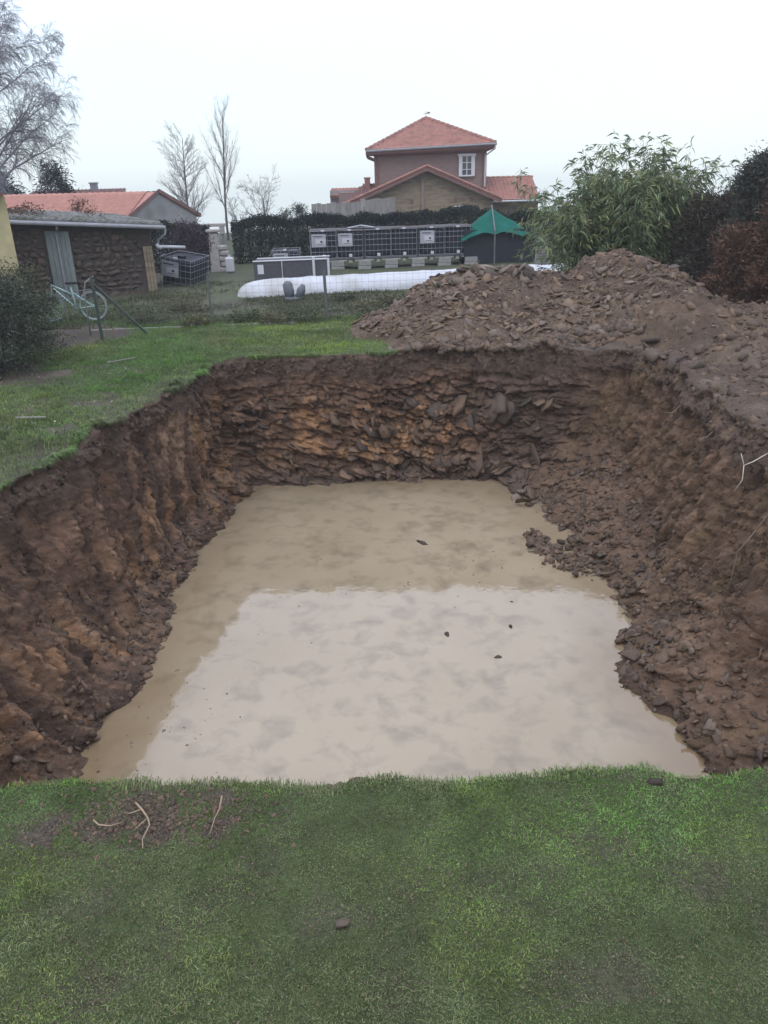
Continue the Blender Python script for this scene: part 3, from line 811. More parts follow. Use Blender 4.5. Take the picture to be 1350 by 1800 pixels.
def grass_cols(x, y, r, f=1.):
    n = len(x)
    p1 = fbm2(x, y, 4, 401, 1.6 * f); p2 = fbm2(x, y, 3, 403, .9 * f); p3 = fbm2(x, y, 3, 405, 4 * f)
    g = lerp3((.115, .14, .042), (.09, .158, .042), sstep(-.2, .3, p2))
    g = g * (1 - .6 * sstep(.0, .4, p3)[:, None]) + np.array([.10, .135, .07]) * .6 * sstep(.0, .4, p3)[:, None]
    dry = sstep(-.02, .45, p1 + r.normal(0, .16, n))
    g = g * (1 - .75 * dry[:, None]) + np.array([.125, .112, .076]) * .75 * dry[:, None]
    g *= (1 + .55 * fbm2(x, y, 3, 411, 2.2 * f) + .45 * fbm2(x, y, 3, 412, 8 * f))[:, None]
    ol = sstep(.05, .4, fbm2(x, y, 3, 414, 1.3 * f))[:, None]; g = g * (1 - .5 * ol) + .5 * ol * np.array([.085, .088, .05])
    g *= r.uniform(.5, 1.55, (n, 1)) * 1.36 * np.array([1.0, 1.1, .9])
    st = r.random(n) < .02
    g[st] = np.array([.2, .18, .11]) * r.uniform(.7, 1.2, (st.sum(), 1))
    return g

def lawns():
    r = np.random.default_rng(51)
    n = 300000; x = r.uniform(-2.7, 2.7, n); y = r.uniform(1.45, 3.36, n)
    ok = (np.abs(x) < .45 + .56 * y) & ~in_pit(x, y, -.012) & (r.random(n) > 1.2 * soil_mask(x, y) - .12) & (r.random(n) < .8 + .8 * fbm2(x, y, 3, 407, 9) + .3 * fbm2(x, y, 2, 408, 2))
    x, y = x[ok], y[ok]; n = len(x)
    k = 1 + .8 * fbm2(x, y, 3, 409, 2.4)
    edge = in_pit(x, y, .06)
    h = r.uniform(.006, .017, n) * k * np.where(edge, 1.5, 1); wd = r.uniform(.002, .0048, n)
    blades('grass', 'short worn lawn in front of the pit', x, y, h, wd, grass_cols(x, y, r) * np.array([1.14, 1.18, 1.12]), r, 1.05)
    n = 290000; x = r.uniform(-9.5, 1.2, n); y = r.uniform(6.6, 19.2, n)
    left = x < np.interp(y, [6, 14.4, 14.6, 20], [-3, -2.0, 9, 9])
    ok = left & ~in_pit(x, y, -.02) & (r.random(n) > .95 * soil_mask(x, y)) & (x > -.62 * y - .3) & (r.random(n) < .75 + .5 * fbm2(x, y, 3, 413, 3)) & ~((mound_h(x, y) > .06))
    x, y = x[ok], y[ok]; n = len(x)
    c = grass_cols(x, y, r, .55) * np.array([1.0, 1.02, .9])
    br = sstep(-.15, .35, fbm2(x, y, 3, 415, .5) + .35 * sstep(9, 12, y) * sstep(-1, -5, x))[:, None]
    c = c * (1 - .5 * br) + .5 * br * np.array([.06, .135, .03]) * r.uniform(.7, 1.3, (n, 1))
    h = r.uniform(.03, .075, n) * (1 + .7 * fbm2(x, y, 3, 417, 1.7)); wd = r.uniform(.006, .012, n)
    blades('grass', 'green lawn along the left and far edge of the pit', x, y, h, wd, c, r, .7)
    # moss, thatch and clover between the blades
    n = 210000; x = r.uniform(-2.6, 2.6, n); y = r.uniform(1.45, 3.3, n); ok = (np.abs(x) < .45 + .56 * y) & ~in_pit(x, y, .0); x, y = x[ok], y[ok]; n = len(x)
    P = np.stack([x, y, ground_z(x, y) + r.uniform(-.001, .010, n)], 1)
    V, F = leaf_cards(P, r.normal(size=(n, 3)) * [1, 1, .5] + [0, 0, .2], r.normal(size=(n, 3)) * [1, 1, .5], r.uniform(.004, .012, n), r.uniform(.003, .007, n), .05)
    sm = soil_mask(x, y); c = lerp3((.145, .172, .07), (.075, .105, .042), r.random(n)) * (1 + .6 * fbm2(x, y, 3, 412, 8))[:, None]
    br = (r.random(n) < .16 + .8 * sm + .25 * fbm2(x, y, 3, 416, 2.5)); c[br] = lerp3((.075, .056, .04), (.23, .19, .13), r.random(br.sum()) ** 1.4)
    tag(obj('moss', np_mesh('moss', V, F, M['grass'], np.repeat(c, 4, 0))), 'moss, clover and thatch between the blades of the front lawn', kind='stuff')
    # torn turf hanging over the rim
    iv = np.where((RIM[:, 1] < 3.6) | (RIM[:, 0] < -2.4) | ((RIM[:, 0] < .3) & (RIM[:, 1] > 14)))[0]
    iv = iv[fbm2(S_[iv], S_[iv] * 0, 3, 441, 1.4) > -.22]
    n = 26000; i = r.choice(iv, n); nr_ = RIM[i, 1] < 3.6
    bx = RIM[i] - N_[i] * r.uniform(-.012, .07, n)[:, None] + r.normal(0, .008, (n, 2)); x, y = bx[:, 0], bx[:, 1]
    L = r.uniform(.04, .12, n) * (1 + .8 * fbm2(S_[i], S_[i] * 0, 3, 443, 5)) * np.where(nr_, .45, 1); wdt = np.where(nr_, .0035, .009) * r.uniform(.6, 1.3, n)
    z = ground_z(x, y) - .005; P = np.stack([x, y, z], 1); dn = np.c_[N_[i] + r.normal(0, .35, (n, 2)), np.zeros(n)]
    sd = np.stack([-dn[:, 1], dn[:, 0], dn[:, 2]], 1); sd /= np.linalg.norm(sd, axis=1)[:, None]
    m1 = P + dn * L[:, None] * .45 + np.c_[np.zeros((n, 2)), L * .35]; m2 = P + dn * L[:, None] * .8 - np.c_[np.zeros((n, 2)), L * r.uniform(-.3, .5, n)]
    V = np.stack([P - sd * wdt[:, None] / 2, P + sd * wdt[:, None] / 2, m1 + sd * wdt[:, None] * .4, m1 - sd * wdt[:, None] * .4, m2], 1).reshape(-1, 3)
    o = (np.arange(n) * 5)[:, None]; F = np.concatenate([o + [0, 1, 2], o + [0, 2, 3], o + [3, 2, 4]])
    c = grass_cols(x, y, r, .6) * np.where(r.random(n) < .3, .6, 1)[:, None]
    tag(obj('grass', np_mesh('grass', V, F, M['grass'], np.repeat(c, 5, 0))), 'torn fringe of turf hanging over the pit rim', kind='stuff')
    # rough grass and weeds of the vegetable garden
    n = 60000; x = r.uniform(-8, 2.5, n); y = r.uniform(18.0, 27, n)
    ok = (r.random(n) < .5 + 1.2 * fbm2(x, y, 3, 421, .9) - .3 * sstep(-3, -5, x) * sstep(20, 22, y)) & ~(mound_h(x, y) > .08) & ~((np.abs(y - 23.3 - .22 * (x + 4)) < .75) & (x > -4.2))
    x, y = x[ok], y[ok]; n = len(x)
    c = lerp3((.06, .085, .035), (.11, .105, .06), r.random(n)) * r.uniform(.6, 1.3, (n, 1))
    blades('weeds', 'rough low weeds and grass in the garden beds', x, y, r.uniform(.04, .13, n), r.uniform(.012, .025, n), c, r, .8)
lawns()

# ================================================================== background: more materials
M['tile'] = mat('clay_tiles', (.30, .145, .115), var=.3, scale=5, rough=.8, stain=(.20, .105, .085), stain_scale=2.5)
M['tile_orange'] = mat('orange_tiles', (.34, .17, .135), var=.18, scale=4, rough=.8)
M['tile_dark'] = mat('brown_tiles', (.16, .095, .085), var=.25, scale=4)
M['timber'] = mat('brown_timber', (.20, .142, .128), var=.25, scale=3, stretch=(1, 1, 6))
M['timber_tan'] = mat('tan_timber', (.21, .165, .115), var=.3, scale=2.5, stretch=(1, 1, 6), stain=(.15, .115, .08))
M['trim_brown'] = mat('brown_trim', (.15, .08, .07), var=.15)
M['white'] = mat('white_paint', (.5, .505, .52), var=.06, rough=.5)
M['pvc'] = mat('grey_plastic_pipe', (.42, .43, .45), var=.1, rough=.4)
M['glass'] = mat('dark_glass', (.03, .035, .04), rough=.08, spec=.6, var=.05)
M['grey_wall'] = mat('grey_render', (.24, .235, .23), var=.2, scale=3, stain=(.17, .165, .16))
M['concrete'] = mat('concrete', (.22, .215, .205), var=.25, scale=8, bump=.004)
M['board_grey'] = mat('weathered_boards', (.20, .19, .18), var=.3, scale=4, stretch=(6, 6, 1), rnd=.15)
M['yellow'] = mat('yellow_render', (.40, .35, .2), var=.12, scale=5, stain=(.33, .29, .17), bump=.003)
M['shed_stone'] = mat('shed_stone', (.058, .047, .044), var=.45, scale=6, rnd=.6, bump=.008)
M['shed_mortar'] = mat('shed_mortar', (.058, .047, .042), var=.35, scale=9, bump=.01)
M['door_green'] = mat('grey_green_door', (.16, .185, .175), var=.3, scale=5, stretch=(8, 8, 1), rnd=.12)
M['roof_grey'] = mat('mossy_roof_sheet', (.15, .15, .145), var=.4, scale=5, stain=(.07, .075, .05))
M['eave'] = mat('pale_eave_board', (.23, .235, .25), var=.2, scale=4)
M['tank'] = mat('black_plastic', (.012, .014, .022), var=.25, rough=.6, spec=.2)
M['tank_top'] = mat('dark_mesh_cover', (.075, .07, .072), var=.4, scale=14, rough=.95)
M['steel'] = mat('galvanised_steel', (.22, .225, .245), var=.2, rough=.45, metal=.5)
M['steel_dark'] = mat('dull_steel', (.12, .125, .13), var=.2, rough=.5, metal=.3)
M['plate'] = mat('tin_plate', (.28, .285, .31), var=.12, rough=.45)
M['label'] = mat('white_label', (.42, .42, .44), var=.06, rough=.6)
M['ink'] = mat('dark_print', (.05, .05, .06), var=.1)
M['pallet'] = mat('pallet_feet', (.30, .28, .25), var=.25, rnd=.2)
M['net'] = mat('green_shade_net', (.002, .115, .085), var=.3, scale=6, rough=.8, trans=.3)
M['net_dark'] = mat('black_netting', (.018, .022, .028), var=.4, scale=9, rough=.9)
M['fleece'] = mat('white_garden_fleece', (.44, .455, .48), var=.1, scale=3, rough=.85, bump=.03, bscale=6, stain=(.36, .36, .35), stain_scale=1.2)
M['frame_dark'] = mat('dark_mesh_panel', (.07, .068, .078), var=.3, scale=14)
M['post_green'] = mat('dark_green_post', (.045, .06, .052), var=.3, rough=.6)
M['post_grey'] = mat('grey_fence_post', (.09, .095, .095), var=.3, rough=.6)
M['bike'] = mat('pale_green_paint', (.26, .38, .36), var=.1, rough=.35, spec=.5)
M['rubber'] = mat('grey_tyre', (.16, .165, .16), var=.15, rough=.7)
M['rim'] = mat('bright_rim', (.22, .3, .29), var=.1, rough=.35)
M['black'] = mat('black_vinyl', (.02, .02, .022), var=.2, rough=.5)
M['gate_white'] = mat('limewashed_stone', (.27, .255, .24), var=.25, scale=6, bump=.006)
M['bucket'] = mat('slate_plastic', (.10, .11, .125), var=.2, rough=.5)

# ------------------------------------------------------------------ helpers for roofs, plants
def tile_slope(a, b, c, d, tw=.24, th=.34, amp=.04, clip=None):
    """tiled slope a-b along the eave, d-c along the ridge (a,b,c,d Vectors); clip: polygon in (u,v) metres as list of half-planes"""
    a, b, c, d = map(np.array, (a, b, c, d))
    U = b - a; W = np.linalg.norm(U); U = U / W
    Vv = d - a; Vv = Vv - U * (Vv @ U); Lh = np.linalg.norm(Vv); Vv = Vv / Lh
    nrm = np.cross(U, Vv); nrm = nrm if nrm[2] > 0 else -nrm
    nu = int(round(W / tw)) * 4; rows = max(1, int(round(Lh / th)))
    vs = np.sort(np.concatenate([np.arange(rows) / rows, (np.arange(rows) + .97) / rows])); ph = np.tile([1., 0.15], rows)
    us = np.linspace(0, 1, nu + 1)
    u, v = np.meshgrid(us, vs); p2 = np.repeat(ph[:, None], nu + 1, 1)
    off = (np.abs(np.sin(u * nu / 4 * np.pi)) ** .7 * amp + p2 * amp * .8)
    left = (d - a) @ U; right = (c - a) @ U
    P = a + U * (u * W)[..., None] + Vv * (v * Lh)[..., None] + nrm * off[..., None]
    nv = len(vs); I = np.arange(nv * (nu + 1)).reshape(nv, nu + 1)
    F = np.stack([I[:-1, :-1].ravel(), I[:-1, 1:].ravel(), I[1:, 1:].ravel(), I[1:, :-1].ravel()], 1)
    uc = (u * W).ravel()[F].mean(1); vc = v.ravel()[F].mean(1)
    keep = (uc >= left * vc - .02) & (uc <= W + (right - W) * vc + .02)
    return P.reshape(-1, 3), F[keep]
def tiles(parent, a, b, c, d, m, **kw):
    V, F = tile_slope(a, b, c, d, **kw)
    mb = MB(); a, b, c, d = map(Vector, (a, b, c, d)); nn = (b - a).cross(d - a).normalized()
    nn = nn if nn.z > 0 else -nn
    pts = [a, b, c] if (c - d).length < .01 else [a, b, c, d]
    mb.prism([p - nn * .012 for p in pts], -nn * .07)
    rf = part('roof', mb, m, parent)
    npart('tiles', V, F, m, rf, kind='stuff')
    return rf
def siding(p0, p1, z0, z1, step=.2, depth=.02, top=None):
    """horizontal boards with recessed joints on the vertical plane p0-p1; top: function u->z limit; returns MB boards list"""
    out = []
    p0, p1 = Vector((*p0, 0)), Vector((*p1, 0)); d = (p1 - p0); W = d.length; d.normalize(); nm = Vector((d.y, -d.x, 0))
    z = z0
    while z < z1 - .02:
        zt = min(z + step - .009, z1)
        if top:
            us = np.linspace(0, 1, 81); ok = [u for u in us if top(u) >= zt]
            if len(ok) < 2: break
            lo0 = [u for u in us if top(u) >= z]
            ua0, ub0, ua1, ub1 = lo0[0], lo0[-1], ok[0], ok[-1]
        else: ua0 = ua1 = 0; ub0 = ub1 = 1
        pts = [p0 + d * W * ua0 + Vector((0, 0, z)), p0 + d * W * ub0 + Vector((0, 0, z)), p0 + d * W * ub1 + Vector((0, 0, zt)), p0 + d * W * ua1 + Vector((0, 0, zt))]
        out.append(MB().prism(pts, nm * depth))
        z += step
    return out
def leaves(name, parent, P, D, ln, wd, col, r, m='leaf', bend=.25):
    U = r.normal(size=P.shape); V, F = leaf_cards(P, D, U, ln, wd, bend)
    return npart(name, V, F, M[m], parent, np.repeat(col, 4, 0))
def tubes(segs, sides=4):
    """segs: list of (p0,p1,r0,r1) -> V,F"""
    a = np.array([s[0] for s in segs]); b = np.array([s[1] for s in segs]); ra = np.array([s[2] for s in segs]); rb = np.array([s[3] for s in segs])
    d = b - a; d /= np.linalg.norm(d, axis=1)[:, None] + 1e-9
    ref = np.where(np.abs(d[:, 2:3]) < .9, np.array([[0, 0, 1.]]), np.array([[1., 0, 0]]))
    x = np.cross(d, ref); x /= np.linalg.norm(x, axis=1)[:, None]; y = np.cross(d, x)
    t = np.arange(sides) * 2 * np.pi / sides
    rg = x[:, None] * np.cos(t)[None, :, None] + y[:, None] * np.sin(t)[None, :, None]
    V = np.concatenate([a[:, None] + rg * ra[:, None, None], b[:, None] + rg * rb[:, None, None]], 1).reshape(-1, 3)
    o = np.arange(len(a))[:, None] * 2 * sides; k = np.arange(sides); j = (k + 1) % sides
    F = np.stack([k, j, sides + j, sides + k], 1)[None] + o[:, :, None]
    return V, F.reshape(-1, 4)
def grow(r, p, d, L, rad, lvl, spec, segs):
    """recursive limb; spec[lvl] = dict(n pieces, wig, trop (vector), kids, ang, ratio, start)"""
    s = spec[lvl]; n = s['n']; p = np.array(p, float); d = np.array(d, float); d /= np.linalg.norm(d)
    step = L / n
    for i in range(n):
        d = d + r.normal(0, s['wig'], 3) + np.array(s['trop']) * (i / n if s.get('late') else 1); d /= np.linalg.norm(d)
        q_ = p + d * step; r0 = rad * (1 - .8 * i / n); r1 = rad * (1 - .8 * (i + 1) / n)
        segs.append((p, q_, max(r0, spec['min']), max(r1, spec['min']), lvl))
        if lvl + 1 in spec and (i + 1) / n > s['start']:
            kk = s['kids']; kk = int(kk) + (r.random() < kk - int(kk))
            for _ in range(kk):
                a = s['ang'] * r.uniform(.7, 1.25); ax = r.normal(size=3); ax -= d * (ax @ d); ax /= np.linalg.norm(ax)
                cd_ = d * math.cos(a) + ax * math.sin(a)
                t = (i + 1) / n
                grow(r, p + (q_ - p) * r.random(), cd_, L * s['ratio'] * r.uniform(.65, 1.15) * (1 - s.get('taper', .35) * t), max(r1 * .6, spec['min']), lvl + 1, spec, segs)
        p = q_
def bare_tree(name, label, cat, loc, H, rad, spec, seed, m='twig', lean=(0, 0, 1), group=None, trunk_lvls=1):
    r = np.random.default_rng(seed); t = thing(name, label, cat, loc, group); segs = []
    grow(r, loc, lean, H, rad, 0, spec, segs)
    tr = [s for s in segs if s[4] < trunk_lvls]; cr = [s for s in segs if s[4] >= trunk_lvls]
    V, F = tubes(tr, 7); npart('trunk', V, F, M['bark'], t, smooth=True)
    V, F = tubes(cr, 3); npart('crown', V, F, M[m], t)
    return t

# ------------------------------------------------------------------ the two-storey timber house with tiled roofs
def big_house():
    t = thing('timber_house', 'two-storey brown timber house with red tiled hip roof behind the hedge', 'house', (3.3, 50, -.3))
    # lower gable block towards us
    gz = lambda u: 1.62 + 2.05 * (1 - abs(u - .5) * 2) ** 1.0
    mb = MB(); mb.prism([(-1.05, 47.2, -.3), (6.65, 47.2, -.3), (6.65, 47.2, 2.0), (2.9, 47.2, 3.55), (-1.05, 47.2, 2.0)], (0, 5.4, 0)); wl = part('wall', mb, M['timber_tan'], t)
    for b in siding((-1.05, 47.15), (6.65, 47.15), 1.0, 3.6, .22, .02, lambda u: 1.95 + 1.55 * (1 - abs(u * 7.7 - 3.95) / 3.95)): part('plank', b, M['timber_tan'], wl)
    for x in (.7, 2.1, 4.6, 5.5): part('vent', MB().box((x, 47.08, 1.98), (.16, .05, .2)), M['trim_brown'], wl)
    part('post', MB().box((2.72, 47.05, 2.4), (.16, .06, 2.2)), M['timber'], wl)
    part('sill', MB().box((4.9, 46.98, 1.62), (.75, .1, .09)), M['white'], wl)
    A, B_, Cc = Vector((-1.6, 46.6, 1.93)), Vector((2.95, 46.6, 3.72)), Vector((7.15, 46.6, 1.93))
    back = Vector((0, 5.4, 0))
    tiles(t, A + back, A, B_, B_ + back, M['tile'])
    tiles(t, Cc, Cc + back, B_ + back, B_, M['tile'])
    for p, q_ in ((A, B_), (B_, Cc)):
        part('barge_board', MB().prism([p + Vector((0, -.05, .06)), q_ + Vector((0, -.05, .06)), q_ + Vector((0, -.05, -.2)), p + Vector((0, -.05, -.2))], (0, .05, 0)), M['trim_brown'], t)
        n_ = 18
        for i in range(n_):
            a, b = p.lerp(q_, i / n_), p.lerp(q_, (i + 1.12) / n_)
            part('verge_tile', MB().tube([a + Vector((0, -.04, .09)), b + Vector((0, -.04, .06))], [.085, .07], 6), M['tile'], t)
    # upper storey
    mb = MB().box((3.36, 52.9, 2.6), (6.5, 5.6, 4.4)); w2 = part('wall', mb, M['timber'], t)
    for b in siding((.09, 50.05), (6.63, 50.05), 2.0, 4.75, .2, .02): part('plank', b, M['timber'], w2)
    for x in (.13, 6.59): part('corner_board', MB().box((x, 50.0, 3.3), (.2, .2, 3.0)), M['trim_brown'], w2)
    e = [Vector((-.42, 49.35, 4.72)), Vector((7.12, 49.35, 4.92)), Vector((7.1, 56.4, 4.92)), Vector((-.42, 56.4, 4.72))]
    ap = Vector((3.3, 52.9, 6.55))
    for i in range(4): tiles(t, e[i], e[(i + 1) % 4], ap, ap, M['tile'])
    for i in (0, 1, 2, 3):
        a, b = e[i], ap
        for k in range(15):
            part('ridge_tile', MB().tube([a.lerp(b, k / 15) + Vector((0, 0, .06)), a.lerp(b, (k + 1.1) / 15) + Vector((0, 0, .04))], [.11, .09], 6), M['tile'], t)
    part('fascia', MB().prism([e[0] + Vector((0, -.03, .0)), e[1] + Vector((0, -.03, 0)), e[1] + Vector((0, -.03, -.2)), e[0] + Vector((0, -.03, -.2))], (0, .03, 0)), M['trim_brown'], t)
    part('fascia', MB().prism([e[0] + Vector((-.03, 0, 0)), e[3] + Vector((-.03, 0, 0)), e[3] + Vector((-.03, 0, -.2)), e[0] + Vector((-.03, 0, -.2))], (.03, 0, 0)), M['trim_brown'], t)
    so_ = MB().prism([v + Vector((.0, .01, -.2)) for v in (e[0], e[1])] + [Vector((6.62, 50, 4.52)), Vector((.1, 50, 4.45))], (0, 0, -.04)); part('soffit', so_, M['trim_brown'], t)
    so_ = MB().prism([e[0] + Vector((.01, .02, -.21)), Vector((.1, 50.02, 4.3)), Vector((.1, 56, 4.3)), e[3] + Vector((.01, 0, -.21))], (0, 0, -.04)); part('soffit', so_, M['trim_brown'], t)
    part('gutter', MB().tube([e[0] + Vector((0, -.12, -.03)), e[1] + Vector((.06, -.12, -.03))], .06, 8), M['eave'], t)
    part('downpipe', MB().tube([(7.1, 49.25, 4.85), (7.08, 49.3, 4.65), (6.62, 49.9, 4.3), (6.6, 49.9, 2.6)], .05, 8), M['pvc'], t)
    part('weather_vane', MB().tube([(3.3, 52.9, 6.5), (3.3, 52.9, 6.95)], .018, 5).tube([(3.1, 52.9, 6.8), (3.5, 52.9, 6.84)], .014, 4).box((3.46, 52.9, 6.86), (.16, .02, .1)), M['trim_brown'], t)
    fr = part('window', MB().box((5.52, 49.96, 3.78), (.62, .1, 1.0)), M['glass'], t)
    for a in (((5.13, 49.92, 3.78), (.17, .14, 1.14)), ((5.91, 49.92, 3.78), (.17, .14, 1.14)), ((5.52, 49.9, 4.36), (1.06, .16, .13)), ((5.52, 49.9, 3.24), (.7, .14, .08))): part('surround', MB().box(*a), M['white'], fr)
    for a in (((5.52, 49.9, 3.78), (.05, .06, 1.0)), ((5.52, 49.89, 3.95), (.62, .05, .035)), ((5.52, 49.89, 3.58), (.62, .05, .035)), ((5.23, 49.895, 3.78), (.05, .05, 1.0)), ((5.81, 49.895, 3.78), (.05, .05, 1.0))): part('glazing_bar', MB().box(*a), M['white'], fr)
    # right wing
    part('wall', MB().box((8.3, 52.2, .7), (3.2, 4.2, 2.2)), M['timber_tan'], t)
    tiles(t, (6.7, 49.3, 1.82), (9.85, 49.3, 1.82), (9.85, 52.2, 3.06), (6.7, 52.2, 3.06), M['tile'])
    for k in range(10): part('ridge_tile', MB().tube([(6.7 + k * .32, 52.2, 3.1), (7.04 + k * .32, 52.2, 3.08)], [.1, .085], 6), M['tile'], t)
    part('barge_board', MB().prism([(9.87, 49.2, 1.8), (9.87, 52.3, 3.12), (9.87, 52.3, 2.95), (9.87, 49.2, 1.63)], (.05, 0, 0)), M['white'], t)
    part('gutter', MB().tube([(6.7, 49.2, 1.78), (9.9, 49.2, 1.78)], .06, 6), M['pvc'], t)
    # left wings
    part('wall', MB().box((-.9, 54, .9), (2.6, 6, 3.2)), M['timber'], t)
    tiles(t, (-2.0, 49.6, 1.85), (.1, 49.6, 1.85), (.1, 51.6, 2.95), (-.6, 51.6, 2.95), M['tile_dark'])
    part('wall', MB().box((-1.9, 58, 1.1), (2.2, 4, 3.0)), M['grey_wall'], t)
    tiles(t, (-3.0, 55.6, 2.25), (-.5, 55.6, 2.25), (-.5, 57.8, 2.72), (-3.0, 57.8, 2.72), M['tile'])
    part('chimney', MB().box((-.42, 51.2, 2.9), (.34, .34, .7), bev=.02).box((-.42, 51.2, 3.28), (.42, .42, .08)), M['tile'], t)
big_house()

# ------------------------------------------------------------------ low orange-roofed outbuilding and a roof behind it
def orange_house():
    t = thing('orange_roofed_outbuilding', 'low outbuilding with orange tiled roof and grey gable behind the stone shed', 'outbuilding', (-13, 36, -.3))
    part('wall', MB().prism([(-10.15, 34.0, -.3), (-8.25, 38.0, -.3), (-8.25, 38.0, 1.85), (-9.3, 35.9, 2.78), (-10.15, 34.0, 1.85)], (-7.2, 1.2, 0)), M['grey_wall'], t)
    a, b = Vector((-17.6, 34.9, 1.9)), Vector((-10.2, 33.65, 1.86)); c, d = Vector((-9.3, 35.9, 2.88)), Vector((-16.9, 37.15, 2.92)); e_, f_ = Vector((-8.1, 38.2, 1.82)), Vector((-15.5, 39.5, 1.82))
    tiles(t, a, b, c, d, M['tile_orange'], tw=.28, th=.36, amp=.035)
    tiles(t, e_, f_, d, c, M['tile_orange'], tw=.28, th=.36, amp=.03)
    part('barge_board', MB().prism([b + Vector((.02, -.02, .08)), c + Vector((.02, -.02, .1)), c + Vector((.02, -.02, -.06)), b + Vector((.02, -.02, -.08))], (.03, -.01, 0)), M['tile_dark'], t)
    part('barge_board', MB().prism([e_ + Vector((.02, 0, .08)), c + Vector((.05, -.02, .1)), c + Vector((.05, -.02, -.06)), e_ + Vector((.02, 0, -.08))], (.03, -.01, 0)), M['tile_dark'], t)
    part('gutter', MB().tube([a + Vector((0, -.1, -.03)), b + Vector((.05, -.1, -.03))], .06, 6), M['eave'], t)
    t = thing('brown_roofed_house', 'dark brown tiled roof with a small chimney beyond the orange roof', 'house', (-17.5, 52, -.3))
    part('wall', MB().box((-18.5, 53, 1.0), (6.4, 4, 2.6)), M['grey_wall'], t)
    tiles(t, (-22, 50.5, 2.3), (-15.0, 50.5, 2.3), (-15.8, 53, 3.1), (-21.5, 53, 3.1), M['tile_dark'])
    part('chimney', MB().box((-17.7, 52.9, 3.15), (.4, .4, .6), bev=.03).box((-17.7, 52.9, 3.47), (.48, .48, .08)), M['eave'], t)
orange_house()

def yellow_house():
    t = thing('yellow_house', 'corner of a yellow rendered house with a tiled eave at the garden edge', 'house', (-8.4, 18, 0))
    sd = Vector((-1.95, 3.5, 0)); fr_ = Vector((-3.5, -1.2, 0)); c0 = Vector((-7.98, 18.0, -.1)); up_ = Vector((0, 0, 3.0))
    part('wall', MB().prism([c0, c0 + sd, c0 + sd + up_, c0 + up_], fr_), M['yellow'], t)
    e_ = Vector((.04, -.03, 0)); part('plinth', MB().prism([c0 + e_, c0 + e_ + sd, c0 + e_ + sd + Vector((0, 0, 1.25)), c0 + e_ + Vector((0, 0, 1.25))], fr_ + Vector((0, -.03, 0))), M['concrete'], t)
    o_ = c0 + up_ + Vector((.12, -.3, .0)); rf = part('roof', MB().prism([o_, o_ + sd, o_ + sd + fr_, o_ + fr_], (0, 0, .06)), M['trim_brown'], t)
    for k in range(14):
        p = o_ + fr_ * ((k + .5) / 14) + Vector((0, -.04, .1)); part('tile', MB().tube([p, p + sd * .5 + Vector((0, 0, .4))], [.1, .085], 6), M['tile'], rf)
yellow_house()

